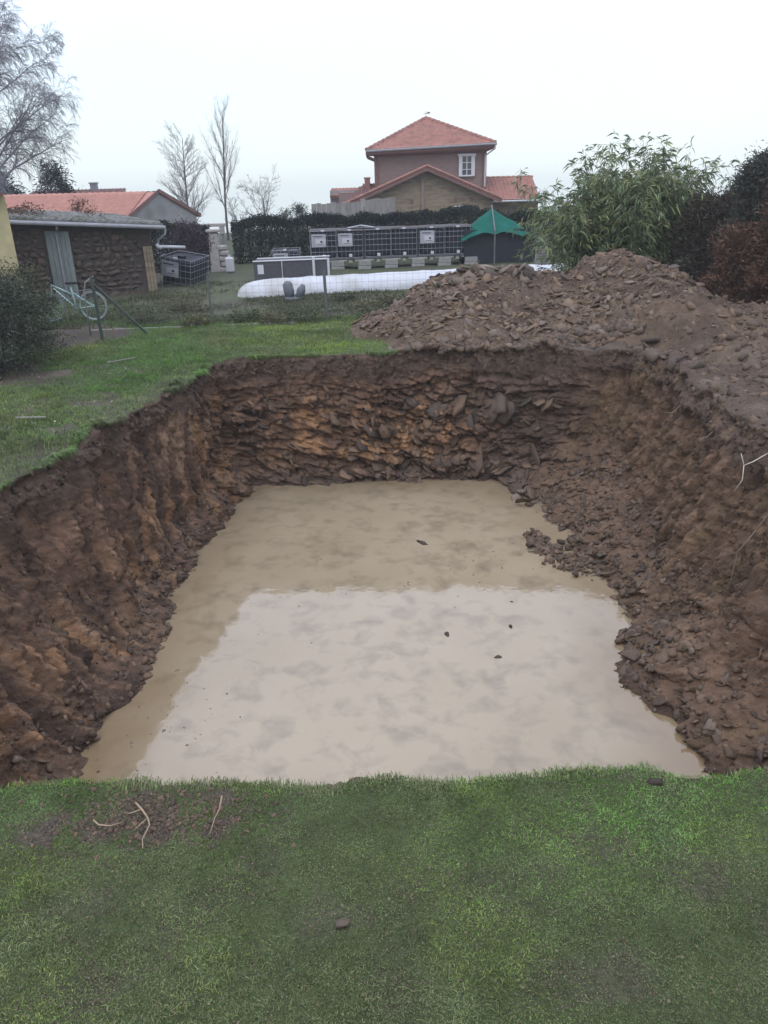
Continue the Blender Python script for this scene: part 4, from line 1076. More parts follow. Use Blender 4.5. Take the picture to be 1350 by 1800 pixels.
# ------------------------------------------------------------------ stone shed
def shed():
    t = thing('stone_shed', 'low rubble stone shed with a grey-green plank door and flat roof', 'shed', (-8.6, 24, 0))
    a, b = Vector((-10.6, 22.2, -.2)), Vector((-6.93, 25.1, -.2)); d = (b - a).normalized(); nm = Vector((d.y, -d.x, 0)); W = (b - a).length
    htop = lambda u: 2.36 - .52 * u
    bk = -nm * 3.2
    w_ = part('wall', MB().prism([a, b, Vector((b.x, b.y, 1.84)), Vector((a.x, a.y, 2.34))], bk), M['shed_mortar'], t)
    r = np.random.default_rng(61)
    # individual stones laid in rough courses
    z = -.05; nst = 0
    while z < 2.2:
        h = r.uniform(.12, .2); u = r.uniform(0, .1)
        while u < W - .08:
            l = r.uniform(.14, .38)
            zz = z + r.uniform(-.02, .02)
            if zz + h < htop(u / W) - .12 and not (1.5 < u + l / 2 < 2.28 and zz < 2.0) and u + l < W - .3 and nst < 290:
                c = a + d * (u + l / 2); P = Vector((c.x, c.y, zz + h / 2)) + nm * r.uniform(-.01, .03)
                R = Matrix((d, nm, Vector((0, 0, 1)))).transposed() @ Euler((r.normal(0, .08), r.normal(0, .1), 0)).to_matrix()
                so_ = obj('stone', STONE_ME[['dark', 'dark', 'dark', 'mud', 'dark', 'dark'][int(r.integers(6))], int(r.integers(len(PROTO)))], w_)
                R2 = Matrix((d, Vector((0, 0, 1)), nm)).transposed() @ Euler((r.normal(0, .08), r.normal(0, .1), r.normal(0, .25) + (math.pi if r.random() < .5 else 0))).to_matrix()
                so_.rotation_euler = R2.to_euler(); so_.location = P - org(t); so_.scale = (l * .56, h * .7, .15); nst += 1
            u += l
        z += h
    # door of upright planks, quoin boards
    dr = part('door', MB().prism([a + d * 1.55 + nm * .03, a + d * 2.22 + nm * .03, a + d * 2.22 + nm * .03 + Vector((0, 0, 2.1)), a + d * 1.55 + nm * .03 + Vector((0, 0, 2.15))], nm * .03), M['door_green'], t)
    for k in range(5):
        u = 1.56 + k * .132
        part('plank', MB().prism([a + d * u + nm * .062, a + d * (u + .122) + nm * .062, a + d * (u + .122) + nm * .062 + Vector((0, 0, 2.1)), a + d * u + nm * .062 + Vector((0, 0, 2.1))], nm * .02), M['door_green'], dr)
    for k in range(3):
        u = W - .3 + k * .1
        part('corner_plank', MB().prism([a + d * u + nm * .01, a + d * (u + .09) + nm * .01, a + d * (u + .09) + nm * .01 + Vector((0, 0, 1.55)), a + d * u + nm * .01 + Vector((0, 0, 1.55))], nm * .04), M['timber_tan'], t)
    # roof
    o = [a - d * .25 + nm * .3, b + d * .35 + nm * .3, b + d * .35 + bk - nm * .2, a - d * .25 + bk - nm * .2]
    zt = [2.36, 1.92, 2.15, 2.6]
    part('roof', MB().prism([Vector((p.x, p.y, zz)) for p, zz in zip(o, zt)], (0, 0, .06)), M['roof_grey'], t)
    # thin corrugations of the sheet
    mb = MB(); n_ = 26
    for k in range(n_):
        u = (k + .5) / n_; p0 = Vector((*o[0].lerp(o[1], u).xy, 2.36 - .44 * u + .065)); p1 = Vector((*o[3].lerp(o[2], u).xy, 2.6 - .45 * u + .065)); mb.tube([p0, p1], .035, 5)
    c = part('corrugation', mb, M['roof_grey'], t, kind='stuff')
    part('eave_board', MB().prism([Vector((o[0].x, o[0].y, 2.27)) + nm * .02, Vector((o[1].x, o[1].y, 1.83)) + nm * .02, Vector((o[1].x, o[1].y, 1.93)) + nm * .02, Vector((o[0].x, o[0].y, 2.37)) + nm * .02], nm * .03), M['eave'], t)
    part('gutter', MB().tube([Vector((o[0].x, o[0].y, 2.3)) + nm * .1, Vector((o[1].x, o[1].y, 1.87)) + nm * .1], .055, 8), M['eave'], t)
    g1 = Vector((o[1].x, o[1].y, 1.84)) + nm * .1
    part('downpipe', MB().tube([g1, g1 + Vector((-.03, 0, -.16)), g1 + Vector((-.3, .12, -.34)), g1 + Vector((-.32, .1, -.5))], .035, 8), M['eave'], t)
    p0 = a + d * 1.85 + nm * .3
    part('downpipe', MB().tube([Vector((p0.x, p0.y, 2.12)), Vector((p0.x, p0.y, 2.0)), Vector((p0.x, p0.y, 1.9)) - nm * .2, Vector((p0.x, p0.y, .25)) - nm * .2], .03, 8), M['eave'], t)
    # moss and dry vine on the roof
    n = 5200; u = r.random(n); v = r.uniform(.25, 1, n)
    P = np.array([[*o[0].lerp(o[1], uu).lerp(o[3].lerp(o[2], uu), vv).xy, 2.4 - .44 * uu + .2 * vv] for uu, vv in zip(u, v)])
    k = (fbm2(P[:, 0], P[:, 1], 3, 331, 1.2) > -.05) & (u < .8); P = P[k]; n = len(P)
    P[:, 2] += r.uniform(0, .16, n) * (1 + np.clip(fbm2(P[:, 0], P[:, 1], 2, 333, 2), 0, 1) * 2.2)
    leaves('dry_vine', t, P, r.normal(size=(n, 3)) + [0, 0, .4], r.uniform(.05, .11, n), r.uniform(.02, .05, n), lerp3((.06, .05, .035), (.13, .06, .045), r.random(n)), r, 'leaf_dull')
    # sloping plastic pipe from the gutter to the tank
    p = thing('drain_pipe', 'sloping grey plastic pipe leading from the shed gutter to the tilted tank', 'pipe', tuple(g1 + Vector((-.3, 0, -.5))))
    part('tube', MB().tube([g1 + Vector((-.3, .1, -.52)), (-6.2, 26.3, 1.2)], .05, 10), M['pvc'], p, True)
    part('bend', MB().tube([g1 + Vector((-.36, .1, -.44)), g1 + Vector((-.33, .1, -.51)), g1 + Vector((-.22, .12, -.57))], .058, 10), M['pvc'], p, True)
shed()

# ------------------------------------------------------------------ caged water tanks
def make_tank(label, cover=True, plate=True):
    t = thing('water_tank', label, 'water tank', (0, 0, 0))
    hw, hd = .47, .57
    part('bladder', MB().box((0, 0, .66), (.93, 1.12, .94), bev=.07), M['tank'], t)
    part('screw_cap', MB().tube([(0, -.2, 1.12), (0, -.2, 1.2)], .12, 12), M['tank'], t)
    cg = MB()
    for z in (.2, .42, .62, .82, 1.0, 1.16):
        for s in (-1, 1): cg.tube([(-hw - .02, s * (hd + .02), z), (hw + .02, s * (hd + .02), z)], .009, 5)
        for s in (-1, 1): cg.tube([(s * (hw + .02), -hd - .02, z), (s * (hw + .02), hd + .02, z)], .009, 5)
    for k in range(7):
        x = -hw + k * 2 * hw / 6
        for s in (-1, 1): cg.tube([(x, s * (hd + .035), .16), (x, s * (hd + .035), 1.16)], .005 if 0 < k < 6 else .009, 5)
    for k in range(1, 7):
        y = -hd + k * 2 * hd / 7
        for s in (-1, 1): cg.tube([(s * (hw + .035), y, .16), (s * (hw + .035), y, 1.16)], .006, 5)
    part('cage', cg, M['steel'], t)
    for x in (-.38, 0, .38): part('foot', MB().box((x, 0, .06), (.15, 1.1, .12), bev=.01), M['pallet'], t)
    part('tray', MB().box((0, 0, .15), (1.0, 1.2, .05), bev=.01), M['steel_dark'], t)
    part('valve', MB().tube([(.02, -.56, .27), (.02, -.68, .27)], .05, 10).box((.02, -.69, .27), (.12, .06, .12), bev=.02), M['label'], t)
    part('lid_tab', MB().box((.0, -.62, 1.17), (.13, .06, .06), bev=.01), M['label'], t)
    if plate:
        pl = part('plate', MB().box((-.16, -.63, .83), (.54, .02, .46), bev=.004), M['plate'], t)
        part('sticker', MB().box((-.1, -.643, .78), (.34, .006, .22)), M['label'], pl)
        part('print', MB().box((-.06, -.648, .79), (.08, .004, .07)).box((-.1, -.648, .71), (.26, .004, .02)).box((-.2, -.643, .98), (.34, .006, .03)), M['ink'], pl)
    return t
names = ['first', 'second', 'third', 'fourth', 'fifth', 'sixth']
TANKS = []
def tank_row():
    G_ = 'caged water tanks in a row'
    pl = make_tank('black caged water tank at the left end of the row with a tin plate')
    pn = make_tank('black caged water tank without a plate, third from the left in the row', plate=False)
    labs = ['black caged water tank at the left end of the row with a tin plate', 'black caged water tank with tin plate, second from the left in the row', 'black caged water tank without a plate, third from the left in the row',
            'black caged water tank without a plate, directly left of the rightmost tin plate', 'black caged water tank with the rightmost tin plate of the row', 'black caged water tank at the right end of the row beside the netting']
    used = {True: False, False: False}
    for k in range(6):
        kind = k in (0, 1, 4); src = pl if kind else pn
        o = src if not used[kind] else copy_tree(src); used[kind] = True
        o.location = (-1.98 + k * 1.015, 30.9 + k * .09, .2); o['label'] = labs[k]; o['group'] = G_
        o.rotation_euler.z = math.radians([1, -1.5, 2, -1, 1.5, 0][k])
    lo = copy_tree(pl); lo['label'] = 'lower caged water tank with a plate behind the dark cold frame'; lo['group'] = 'caged water tanks by the hedge'; lo.location = (-3.35, 30.2, -.38)
    ti = copy_tree(pl); ti['label'] = 'tilted caged water tank under the drain pipe beside the stone shed'; ti['group'] = 'caged water tanks by the hedge'
    ti.location = (-6.5, 26.9, -.3); ti.rotation_euler = (math.radians(3), math.radians(9), math.radians(-14)); ti.scale = (1.12, 1.12, 1.05)
    cv = thing('tank_cover', 'grey mesh cover lying over the tops of the tank row', 'cover', (.5, 31.1, 1.35))
    gx = np.linspace(-2.5, 3.62, 90); gy = np.linspace(-.62, .62, 14); X, Y = np.meshgrid(gx, gy); x, y = X.ravel(), Y.ravel()
    edge = sstep(.5, .62, np.abs(y))
    z = 1.4 + fbm2(x, y, 3, 341, 2.5) * .035 - .05 * edge - .03 * np.cos((x + 1.98) / 1.015 * 2 * np.pi) * 0
    I = np.arange(len(x)).reshape(14, 90); F = np.stack([I[:-1, :-1].ravel(), I[:-1, 1:].ravel(), I[1:, 1:].ravel(), I[1:, :-1].ravel()], 1)
    P = np.stack([x, 31.1 + .088 * (x + 1.0) + y * 1.04, z], 1)
    npart('mesh_sheet', np.vstack([P, P - [0, 0, .03]]), np.vstack([F, F[:, ::-1] + len(P)]), M['tank_top'], cv, smooth=True)
    part('edge_batten', MB().tube([(-2.5, 30.33, 1.36), (3.62, 30.83, 1.36)], .035, 6), M['tank_top'], cv)
    bs_ = thing('bent_sheet', 'pale bent sheet lying on top of the tank row', 'sheet', (-.55, 30.8, 1.43))
    mb = MB()
    for s in (-1, 1): mb.prism([(-.55, 30.5, 1.5), (-.55, 31.2, 1.5), (-.55 + s * .5, 31.2, 1.42), (-.55 + s * .5, 30.5, 1.42)], (0, 0, .015))
    part('panel', mb, M['eave'], bs_)
    blk = None
    pos = [(-1.47 + k * 1.015, 30.45 + .09 * k) for k in range(-1, 6)]
    where = ['under the outer left corner of the tank row', 'between the first and second tank', 'between the second and third tank', 'between the third and fourth tank', 'between the fourth and fifth tank', 'between the fifth and sixth tank', 'under the right end of the tank row']
    for k, (x, y) in enumerate(pos):
        if blk is None:
            blk = thing('concrete_block', '', 'block', (x, y, -.1)); b0 = part('block', MB().box((x, y, .0), (.5, .42, .19), bev=.015), M['concrete'], blk); part('block', MB().box((x + .01, y + .01, .197), (.48, .4, .19), bev=.015), M['concrete'], blk); part('bearer', MB().box((x, y, .31), (.72, .3, .035), bev=.005), M['pallet'], blk); o = blk
        else: o = copy_tree(blk)
        o.location = (x, y, -.12); o['label'] = 'grey concrete blocks ' + where[k]; o['group'] = 'concrete blocks carrying the tanks'
tank_row()

# ------------------------------------------------------------------ cold frame, fleece tunnel, netting canopy, panels
def garden_things():
    t = thing('cold_frame', 'low dark mesh enclosure with white pipe rails behind the fleece tunnel', 'cold frame', (-2.9, 27, 0))
    x0, x1, y0 = -4.15, -1.62, 27.0
    for a, b in ((x0 + .02, -3.2), (-3.16, -2.14), (-2.08, x1 - .03)):
        part('panel', MB().box(((a + b) / 2, y0, .22), (b - a, .03, .84), bev=.004), M['frame_dark'], t)
    part('side_panel', MB().box((x0 + .03, y0 + .55, .22), (.03, 1.0, .84)), M['frame_dark'], t); part('side_panel', MB().box((x1 - .03, y0 + .55, .22), (.03, 1.0, .84)), M['frame_dark'], t)
    part('top_panel', MB().box(((x0 + x1) / 2, y0 + .55, .62), (x1 - x0 - .1, 1.0, .02)), M['frame_dark'], t)
    part('rail', MB().tube([(x0, y0 - .03, .64), (x1, y0 - .03, .66)], .022, 8), M['white'], t)
    part('rail', MB().tube([(x0, y0 + 1.06, .64), (x1, y0 + 1.06, .66)], .022, 8), M['white'], t)
    for x, rr, top in ((-3.18, .012, .64), (-2.11, .045, .74), (x1, .04, .68)): part('upright', MB().tube([(x, y0 - .04, -.2), (x, y0 - .04, top)], rr, 8), M['white'], t)
    part('notice', MB().box((-3.9, y0 - .03, .38), (.2, .012, .3)), M['white'], t)
    # fleece tunnel
    t = thing('fleece_tunnel', 'long low white fleece tunnel lying across the garden beds', 'tunnel', (1, 24, 0))
    n = 150; m = 22; A = np.array([-4.15, 23.35]); B = np.array([7.2, 25.6]); d = (B - A) / np.linalg.norm(B - A); L = np.linalg.norm(B - A); nm = np.array([-d[1], d[0]])
    s = np.linspace(0, 1, n); th = np.linspace(0, np.pi, m); Sg, T = np.meshgrid(s, th, indexing='ij')
    u = Sg * L; endk = np.clip(1 - np.exp(-u * 3.2), 0, 1) ** .6
    hoop = 1 - .05 * np.abs(np.sin(u * np.pi / 1.15)) ** 1
    R = .56 * endk * hoop; wr = (fbm(np.stack([u.ravel() * 5, T.ravel() * 1.2, u.ravel() * 0], 1), 3, 351) * .02).reshape(u.shape)
    hz = np.sin(T) ** .8 * (R + wr) * .92; ho = np.cos(T) * (R * 1.15 + wr * .6)
    ho = ho * (1 + .1 * (1 - np.sin(T)))
    P = np.stack([A[0] + d[0] * u + nm[0] * -ho, A[1] + d[1] * u + nm[1] * -ho, hz - .06], 2).reshape(-1, 3)
    I = np.arange(n * m).reshape(n, m); F = np.stack([I[:-1, :-1].ravel(), I[1:, :-1].ravel(), I[1:, 1:].ravel(), I[:-1, 1:].ravel()], 1)
    npart('fleece', P, F, M['fleece'], t, smooth=True)
    for k in range(11):
        u0 = .25 + k * 1.15; c = A + d * u0; rr_ = .53 * (1 - math.exp(-u0 * 3.2)) ** .6
        part('hoop', MB().tube([(c[0] + nm[0] * rr_ * 1.1 * math.cos(a), c[1] + nm[1] * rr_ * 1.1 * math.cos(a), math.sin(a) * rr_ * .86 - .06) for a in np.linspace(0, math.pi, 12)], .012, 5), M['steel'], t)
    # netting canopy
    t = thing('netting_canopy', 'green shade net draped over a pole above a black netted cage', 'canopy', (4.46, 31.6, 0))
    gx = np.linspace(-1.25, 1.55, 36); gy = np.linspace(-1.1, 1.1, 24); X, Y = np.meshgrid(gx, gy); x, y = X.ravel(), Y.ravel()
    dd = np.maximum(np.abs(x) / np.where(x < 0, 1.05, 1.55), np.abs(y) / 1.1) * .6 + .4 * np.hypot(x / 1.3, y / 1.1)
    z = 2.02 - .98 * np.clip(dd, 0, 1.2) ** .85 + fbm2(x, y, 3, 361, 2.5) * .08 + np.abs(np.sin(np.arctan2(y, x) * 4)) * .07 * np.hypot(x, y)
    I = np.arange(len(x)).reshape(24, 36); F = np.stack([I[:-1, :-1].ravel(), I[:-1, 1:].ravel(), I[1:, 1:].ravel(), I[1:, :-1].ravel()], 1)
    npart('canopy', np.stack([4.46 + x, 31.6 + y, z], 1), F, M['net'], t, smooth=True)
    part('pole', MB().tube([(4.46, 30.45, -.2), (4.46, 30.5, 1.2), (4.46, 31.5, 2.06)], .028, 8), M['steel_dark'], t)
    part('pole', MB().tube([(5.98, 32.4, -.2), (5.98, 32.4, 1.2)], .03, 6), M['steel_dark'], t)
    mb = MB()
    for a, b in (((3.35, 30.75), (5.95, 30.75)), ((5.95, 30.75), (5.95, 32.6)), ((5.95, 32.6), (3.35, 32.6)), ((3.35, 32.6), (3.35, 30.75))):
        dv = Vector((*b, 0)) - Vector((*a, 0)); nn_ = Vector((dv.y, -dv.x, 0)).normalized(); mb.prism([(*a, -.2), (*b, -.2), (*b, 1.22), (*a, 1.22)], nn_ * .02)
    part('side_netting', mb, M['net_dark'], t)
    # compost panel
    t = thing('board_panel', 'grey weathered board panel standing beside the bamboo', 'panel', (5.8, 27.5, 0))
    for k in range(8): part('plank', MB().box((5.85, 27.5, .02 + k * .16), (.85, .03, .15), bev=.004), M['board_grey'], t)
    for x in (5.46, 6.24): part('post', MB().box((x, 27.54, .6), (.07, .06, 1.6)), M['board_grey'], t)
    # grey boundary wall panels in front of the house
    t = thing('boundary_wall', 'pale grey boarded boundary wall between hedge and timber house', 'wall', (-1, 42, -.3))
    for k in range(17):
        x = -3.1 + k * .25; top = 2.08 + .004 * k + (.03 * math.sin(k * 2.1)) + (.1 if k > 9 else 0)
        part('board', MB().box((x, 42 + .01 * (k % 2), .85), (.243, .04, 2 * (top - .85)), bev=.006), M['board_grey'], t)
    # pale stone gate end
    t = thing('stone_pillar', 'pale limewashed stone pillar at the gap in the hedges', 'pillar', (-6.1, 31, 0))
    part('shaft', MB().box((-6.15, 31, .55), (.42, .45, 1.7), bev=.04, taper=.8), M['gate_white'], t); part('cap', MB().box((-6.15, 31, 1.46), (.5, .5, .1), bev=.03), M['gate_white'], t)
    for k in range(5): part('stone', MB().box((-5.85 + .05 * (k % 2), 30.9, .05 + .2 * k), (.32, .3, .18), Euler((0, 0, .2 * k)).to_matrix(), bev=.04), M['gate_white'], t)
    t = thing('water_can', 'white plastic can standing at the foot of the pale pillar', 'can', (-5.5, 30.2, 0))
    part('body', MB().box((-5.5, 30.2, .28), (.3, .25, .55), bev=.05), M['label'], t); part('spout', MB().tube([(-5.5, 30.2, .55), (-5.5, 30.2, .63)], .05, 8), M['label'], t)
    t = thing('gate_lintel', 'short white beam over the gap between the hedges', 'beam', (-6.3, 32, 1.6))
    part('beam', MB().box((-6.35, 32, 1.62), (1.05, .12, .12), bev=.02), M['gate_white'], t); part('bracket', MB().box((-6.0, 32, 1.42), (.2, .1, .3), bev=.02), M['gate_white'], t)
    for x in (-6.7, -6.0): part('post', MB().box((x, 32.05, .7), (.1, .1, 1.75), bev=.01), M['board_grey'], t)
    # slate coloured pots
    t = thing('garden_pots', 'two dark slate tubs tipped together at the edge of the fleece tunnel', 'tubs', (-2.3, 22.2, 0))
    part('tub', MB().tube([(-2.45, 22.2, .02), (-2.47, 22.2, .2), (-2.5, 22.2, .42), (-2.5, 22.2, .5)], [.12, .15, .14, .06], 10), M['bucket'], t, True)
    part('tub', MB().tube([(-2.2, 22.1, .02), (-2.12, 22.1, .25), (-2.05, 22.1, .4)], [.1, .13, .06], 10), M['bucket'], t, True)
    part('saucer', MB().tube([(-2.35, 22.0, .0), (-2.35, 22.0, .08)], [.22, .24], 12), M['bucket'], t, True)
    # narrow concrete edging
    t = thing('bed_edging', 'thin pale concrete edging between lawn and garden bed', 'edging', (-4.2, 17.7, 0))
    for k in range(9):
        x = -6.3 + k * .52
        part('kerb', MB().box((x, 17.75 + .03 * k, .0), (.5, .04, .09), bev=.006), M['concrete'], t)
    t = thing('wooden_stakes', 'pale cut stake lying in the grass left of the pit', 'stake', (-4.9, 14.2, .05))
    part('stake', MB().tube([(-4.95, 13.95, .06), (-4.5, 14.25, .08)], [.012, .008], 6), M['board_grey'], t)
    t = thing('white_strip', 'white plastic strip lying on the lawn near the pit edge', 'strip', (-5.0, 10.4, .06))
    part('strip', MB().box((-4.85, 10.35, .07), (.4, .03, .008), Euler((0, .05, .12)).to_matrix()), M['board_grey'], t)
garden_things()

# ------------------------------------------------------------------ wire fence, brace, bicycle
def fence():
    t = thing('wire_fence', 'thin wire mesh fence on dark posts across the garden', 'fence', (-3, 18, 0))
    pts = [(-8.6, 15.9), (-5.86, 16.5), (-3.9, 18.45), (-1.2, 18.5), (2.4, 18.9)]
    hs = [1.25, 1.32, 1.08, 1.12, 1.2]
    for k, ((x, y), h) in enumerate(zip(pts, hs)):
        if k == 0: continue
        part('post', MB().tube([(x, y, -.2), (x - .02, y, h)], .034 if k != 2 else .026, 7), M['post_green'] if k == 1 else M['post_grey'], t)
    part('brace', MB().tube([(-5.93, 16.55, 1.22), (-5.02, 17.0, .02)], .028, 7), M['post_green'], t)
    mb = MB()
    for k in range(len(pts) - 1):
        (xa, ya), (xb, yb) = pts[k], pts[k + 1]
        for z in np.arange(.08, 1.1, .15): mb.tube([(xa, ya, z), ((xa + xb) / 2, (ya + yb) / 2, z - .015), (xb, yb, z)], .0022, 3, False)
        L = math.hypot(xb - xa, yb - ya)
        for u in np.arange(.1, L, .15): mb.tube([(xa + (xb - xa) * u / L, ya + (yb - ya) * u / L, .02), (xa + (xb - xa) * u / L, ya + (yb - ya) * u / L, 1.05)], .0018, 3, False)
    part('wire_mesh', mb, M['post_grey'], t, kind='stuff')
fence()
def bicycle():
    t = thing('bicycle', 'pale green bicycle leaning by the fence with its rear wheel showing', 'bicycle', (-7.4, 18.9, 0))
    y = 18.9; rw, fw = Vector((-6.8, y, .42)), Vector((-7.86, y + .1, .4)); bb = Vector((-7.2, y, .36)); st = Vector((-7.26, y, .86)); hd = Vector((-7.7, y, .86))
    for c in (rw, fw):
        wh = part('wheel', MB().ring(c, .315, .018, (.06, 1, 0), 40, 6), M['rim'], t, True)
        part('tyre', MB().ring(c, .338, .017, (.06, 1, 0), 40, 6), M['rubber'], wh, True)
        mb = MB()
        for k in range(18):
            a = 2 * math.pi * k / 18; mb.tube([c + Vector((0, .02 * (-1) ** k, 0)), c + Vector((math.cos(a) * .31, -.06 * math.cos(a) * .31, math.sin(a) * .31))], .003, 3, False)
        part('spokes', mb, M['rim'], wh); part('hub', MB().tube([c + Vector((0, -.05, 0)), c + Vector((0, .05, 0))], .03, 8), M['rim'], wh)
    fr = MB()
    fr.tube([hd, bb], .026, 7); fr.tube([bb, st], .02, 7); fr.tube([hd + Vector((0, 0, .06)), st + Vector((0, 0, -.16))], .018, 7)
    for s in (-.04, .04): fr.tube([bb, rw + Vector((0, s, 0))], .012, 6); fr.tube([st + Vector((0, 0, -.1)), rw + Vector((0, s, 0))], .011, 6)
    part('frame', fr, M['bike'], t, True)
    mb = MB()
    for k in range(7):
        p = hd.lerp(bb, .15 + .1 * k); mb.box(p + Vector((0, -.027, 0)), (.035, .006, .03), Euler((0, .75, 0)).to_matrix())
    part('frame_marks', mb, M['black'], t)
    part('fork', MB().tube([hd + Vector((0, 0, .08)), hd + Vector((-.04, 0, -.12)), fw + Vector((.02, -.05, 0))], .015, 6), M['bike'], t, True)
    part('handlebar', MB().tube([hd + Vector((.02, 0, .08)), hd + Vector((-.02, 0, .2))], .014, 6).tube([hd + Vector((.08, -.26, .2)), hd + Vector((-.02, -.2, .23)), hd + Vector((-.05, 0, .2)), hd + Vector((-.02, .2, .23))], .012, 6), M['black'], t, True)
    part('saddle', MB().box(st + Vector((.03, 0, .1)), (.26, .13, .06), bev=.03), M['black'], t); part('seat_post', MB().tube([st, st + Vector((.02, 0, .09))], .013, 6), M['rim'], t)
    part('crank', MB().ring(bb + Vector((0, -.05, 0)), .085, .008, (0, 1, 0), 20, 5).tube([bb + Vector((-.1, -.07, -.12)), bb + Vector((.1, .07, .12))], .01, 5).box(bb + Vector((-.1, -.1, -.12)), (.09, .07, .02)), M['steel_dark'], t)
    part('rack', MB().tube([st + Vector((.05, -.05, -.1)), st + Vector((.45, -.05, -.06))], .008, 5).tube([st + Vector((.05, .05, -.1)), st + Vector((.45, .05, -.06))], .008, 5).tube([st + Vector((.42, .05, -.06)), rw + Vector((.02, .05, 0))], .007, 5), M['steel_dark'], t)
    t = thing('walking_stick', 'pale bent pipe leaning on the green fence post above the bicycle wheel', 'pipe', (-6.2, 17.0, 0))
    part('pipe', MB().tube([(-6.32, 17.1, .0), (-6.28, 17.05, .95), (-6.2, 17.0, 1.16), (-6.0, 16.95, 1.28)], .016, 7), M['eave'], t, True)
bicycle()

# ------------------------------------------------------------------ hedges, shrubs and trees
def hedge(name, label, A, B, depth, zs, seed, cols, n, ls=(.05, .11), base=-.2, m='leaf_dull', rough_top=.12):
    """leafy hedge from A to B; zs: (u, height) profile"""
    r = np.random.default_rng(seed); t = thing(name, label, 'hedge', ((A[0] + B[0]) / 2, (A[1] + B[1]) / 2, base))
    A, B = np.array(A, float), np.array(B, float); d = B - A; L = np.linalg.norm(d); d /= L; nm = np.array([d[1], -d[0]])
    u = r.random(n); h = np.interp(u, [q_[0] for q_ in zs], [q_[1] for q_ in zs])
    h = h + fbm2(u * L, u * 0, 3, seed, 1.6) * rough_top * 1.6 + np.maximum(0, r.normal(0, rough_top * .5, n))
    v = 1 - r.random(n) ** 1.3 * .55   # mostly near the outer shell
    face = r.random(n); w = np.where(face < .62, -v, np.where(face < .72, v, r.uniform(-1, 1, n)))
    zz = base + (h - base) * np.where(face < .72, r.random(n) ** .8, 1 - .16 * r.random(n) ** 2)
    wob = 1 + .22 * fbm(np.stack([u * L * 1.4, zz * 1.4, u * 0], 1), 3, seed + 1)
    rnd = np.clip((zz - base) / (h - base), 0, 1); w = w * (1 - .3 * rnd ** 4)
    P = np.stack([A[0] + d[0] * u * L + nm[0] * -w * depth / 2 * wob * -1, A[1] + d[1] * u * L + nm[1] * w * depth / 2 * wob * -1, zz], 1)
    P[:, :2] = A + d * (u * L)[:, None] + nm * (-w * depth / 2 * wob)[:, None]
    D = r.normal(size=(n, 3)) + np.c_[nm * -np.sign(w)[:, None] * .5, np.full(n, .5)]
    cn = fbm(P * 1.5, 3, seed + 2); c = lerp3(cols[0], cols[1], sstep(-.35, .35, cn + r.normal(0, .2, n))) * r.uniform(.6, 1.35, (n, 1))
    leaves('foliage', t, P, D, r.uniform(*ls, n), r.uniform(*ls, n) * .55, c, r, m)
    V = []; mb = MB()
    for k in range(int(L / .45)):
        c0 = A + d * (k + .5) * .45 + nm * r.normal(0, depth * .12)
        hh = np.interp((k + .5) * .45 / L, [q_[0] for q_ in zs], [q_[1] for q_ in zs])
        mb.tube([(c0[0], c0[1], base - .1), (c0[0] + r.normal(0, .06), c0[1], base + (hh - base) * .5), (c0[0] + r.normal(0, .12), c0[1] + r.normal(0, .1), base + (hh - base) * .9)], [.04, .03, .012], 5)
    part('stems', mb, M['bark'], t)
    return t
DK = ((.012, .018, .018), (.03, .04, .032))
hedge('dark_hedge', 'long dark clipped hedge behind the row of tanks', (-6.0, 34.2), (4.4, 35.6), 1.3, [(0, 1.55), (.1, 1.7), (.5, 1.66), (.8, 1.72), (1, 1.85)], 71, DK, 52000, (.06, .13))
hedge('dark_hedge', 'dark hedge between the stone shed and the pale pillar', (-9.2, 31.0), (-6.6, 32.2), 1.2, [(0, 1.75), (.6, 1.6), (1, 1.5)], 73, DK, 14000, (.06, .13))
hedge('dark_hedge', 'dark hedge between the green netting and the bamboo', (4.0, 33.2), (8.5, 33.0), 1.2, [(0, 1.75), (.4, 1.65), (1, 1.75)], 75, ((.014, .02, .016), (.035, .05, .03)), 22000, (.06, .13))

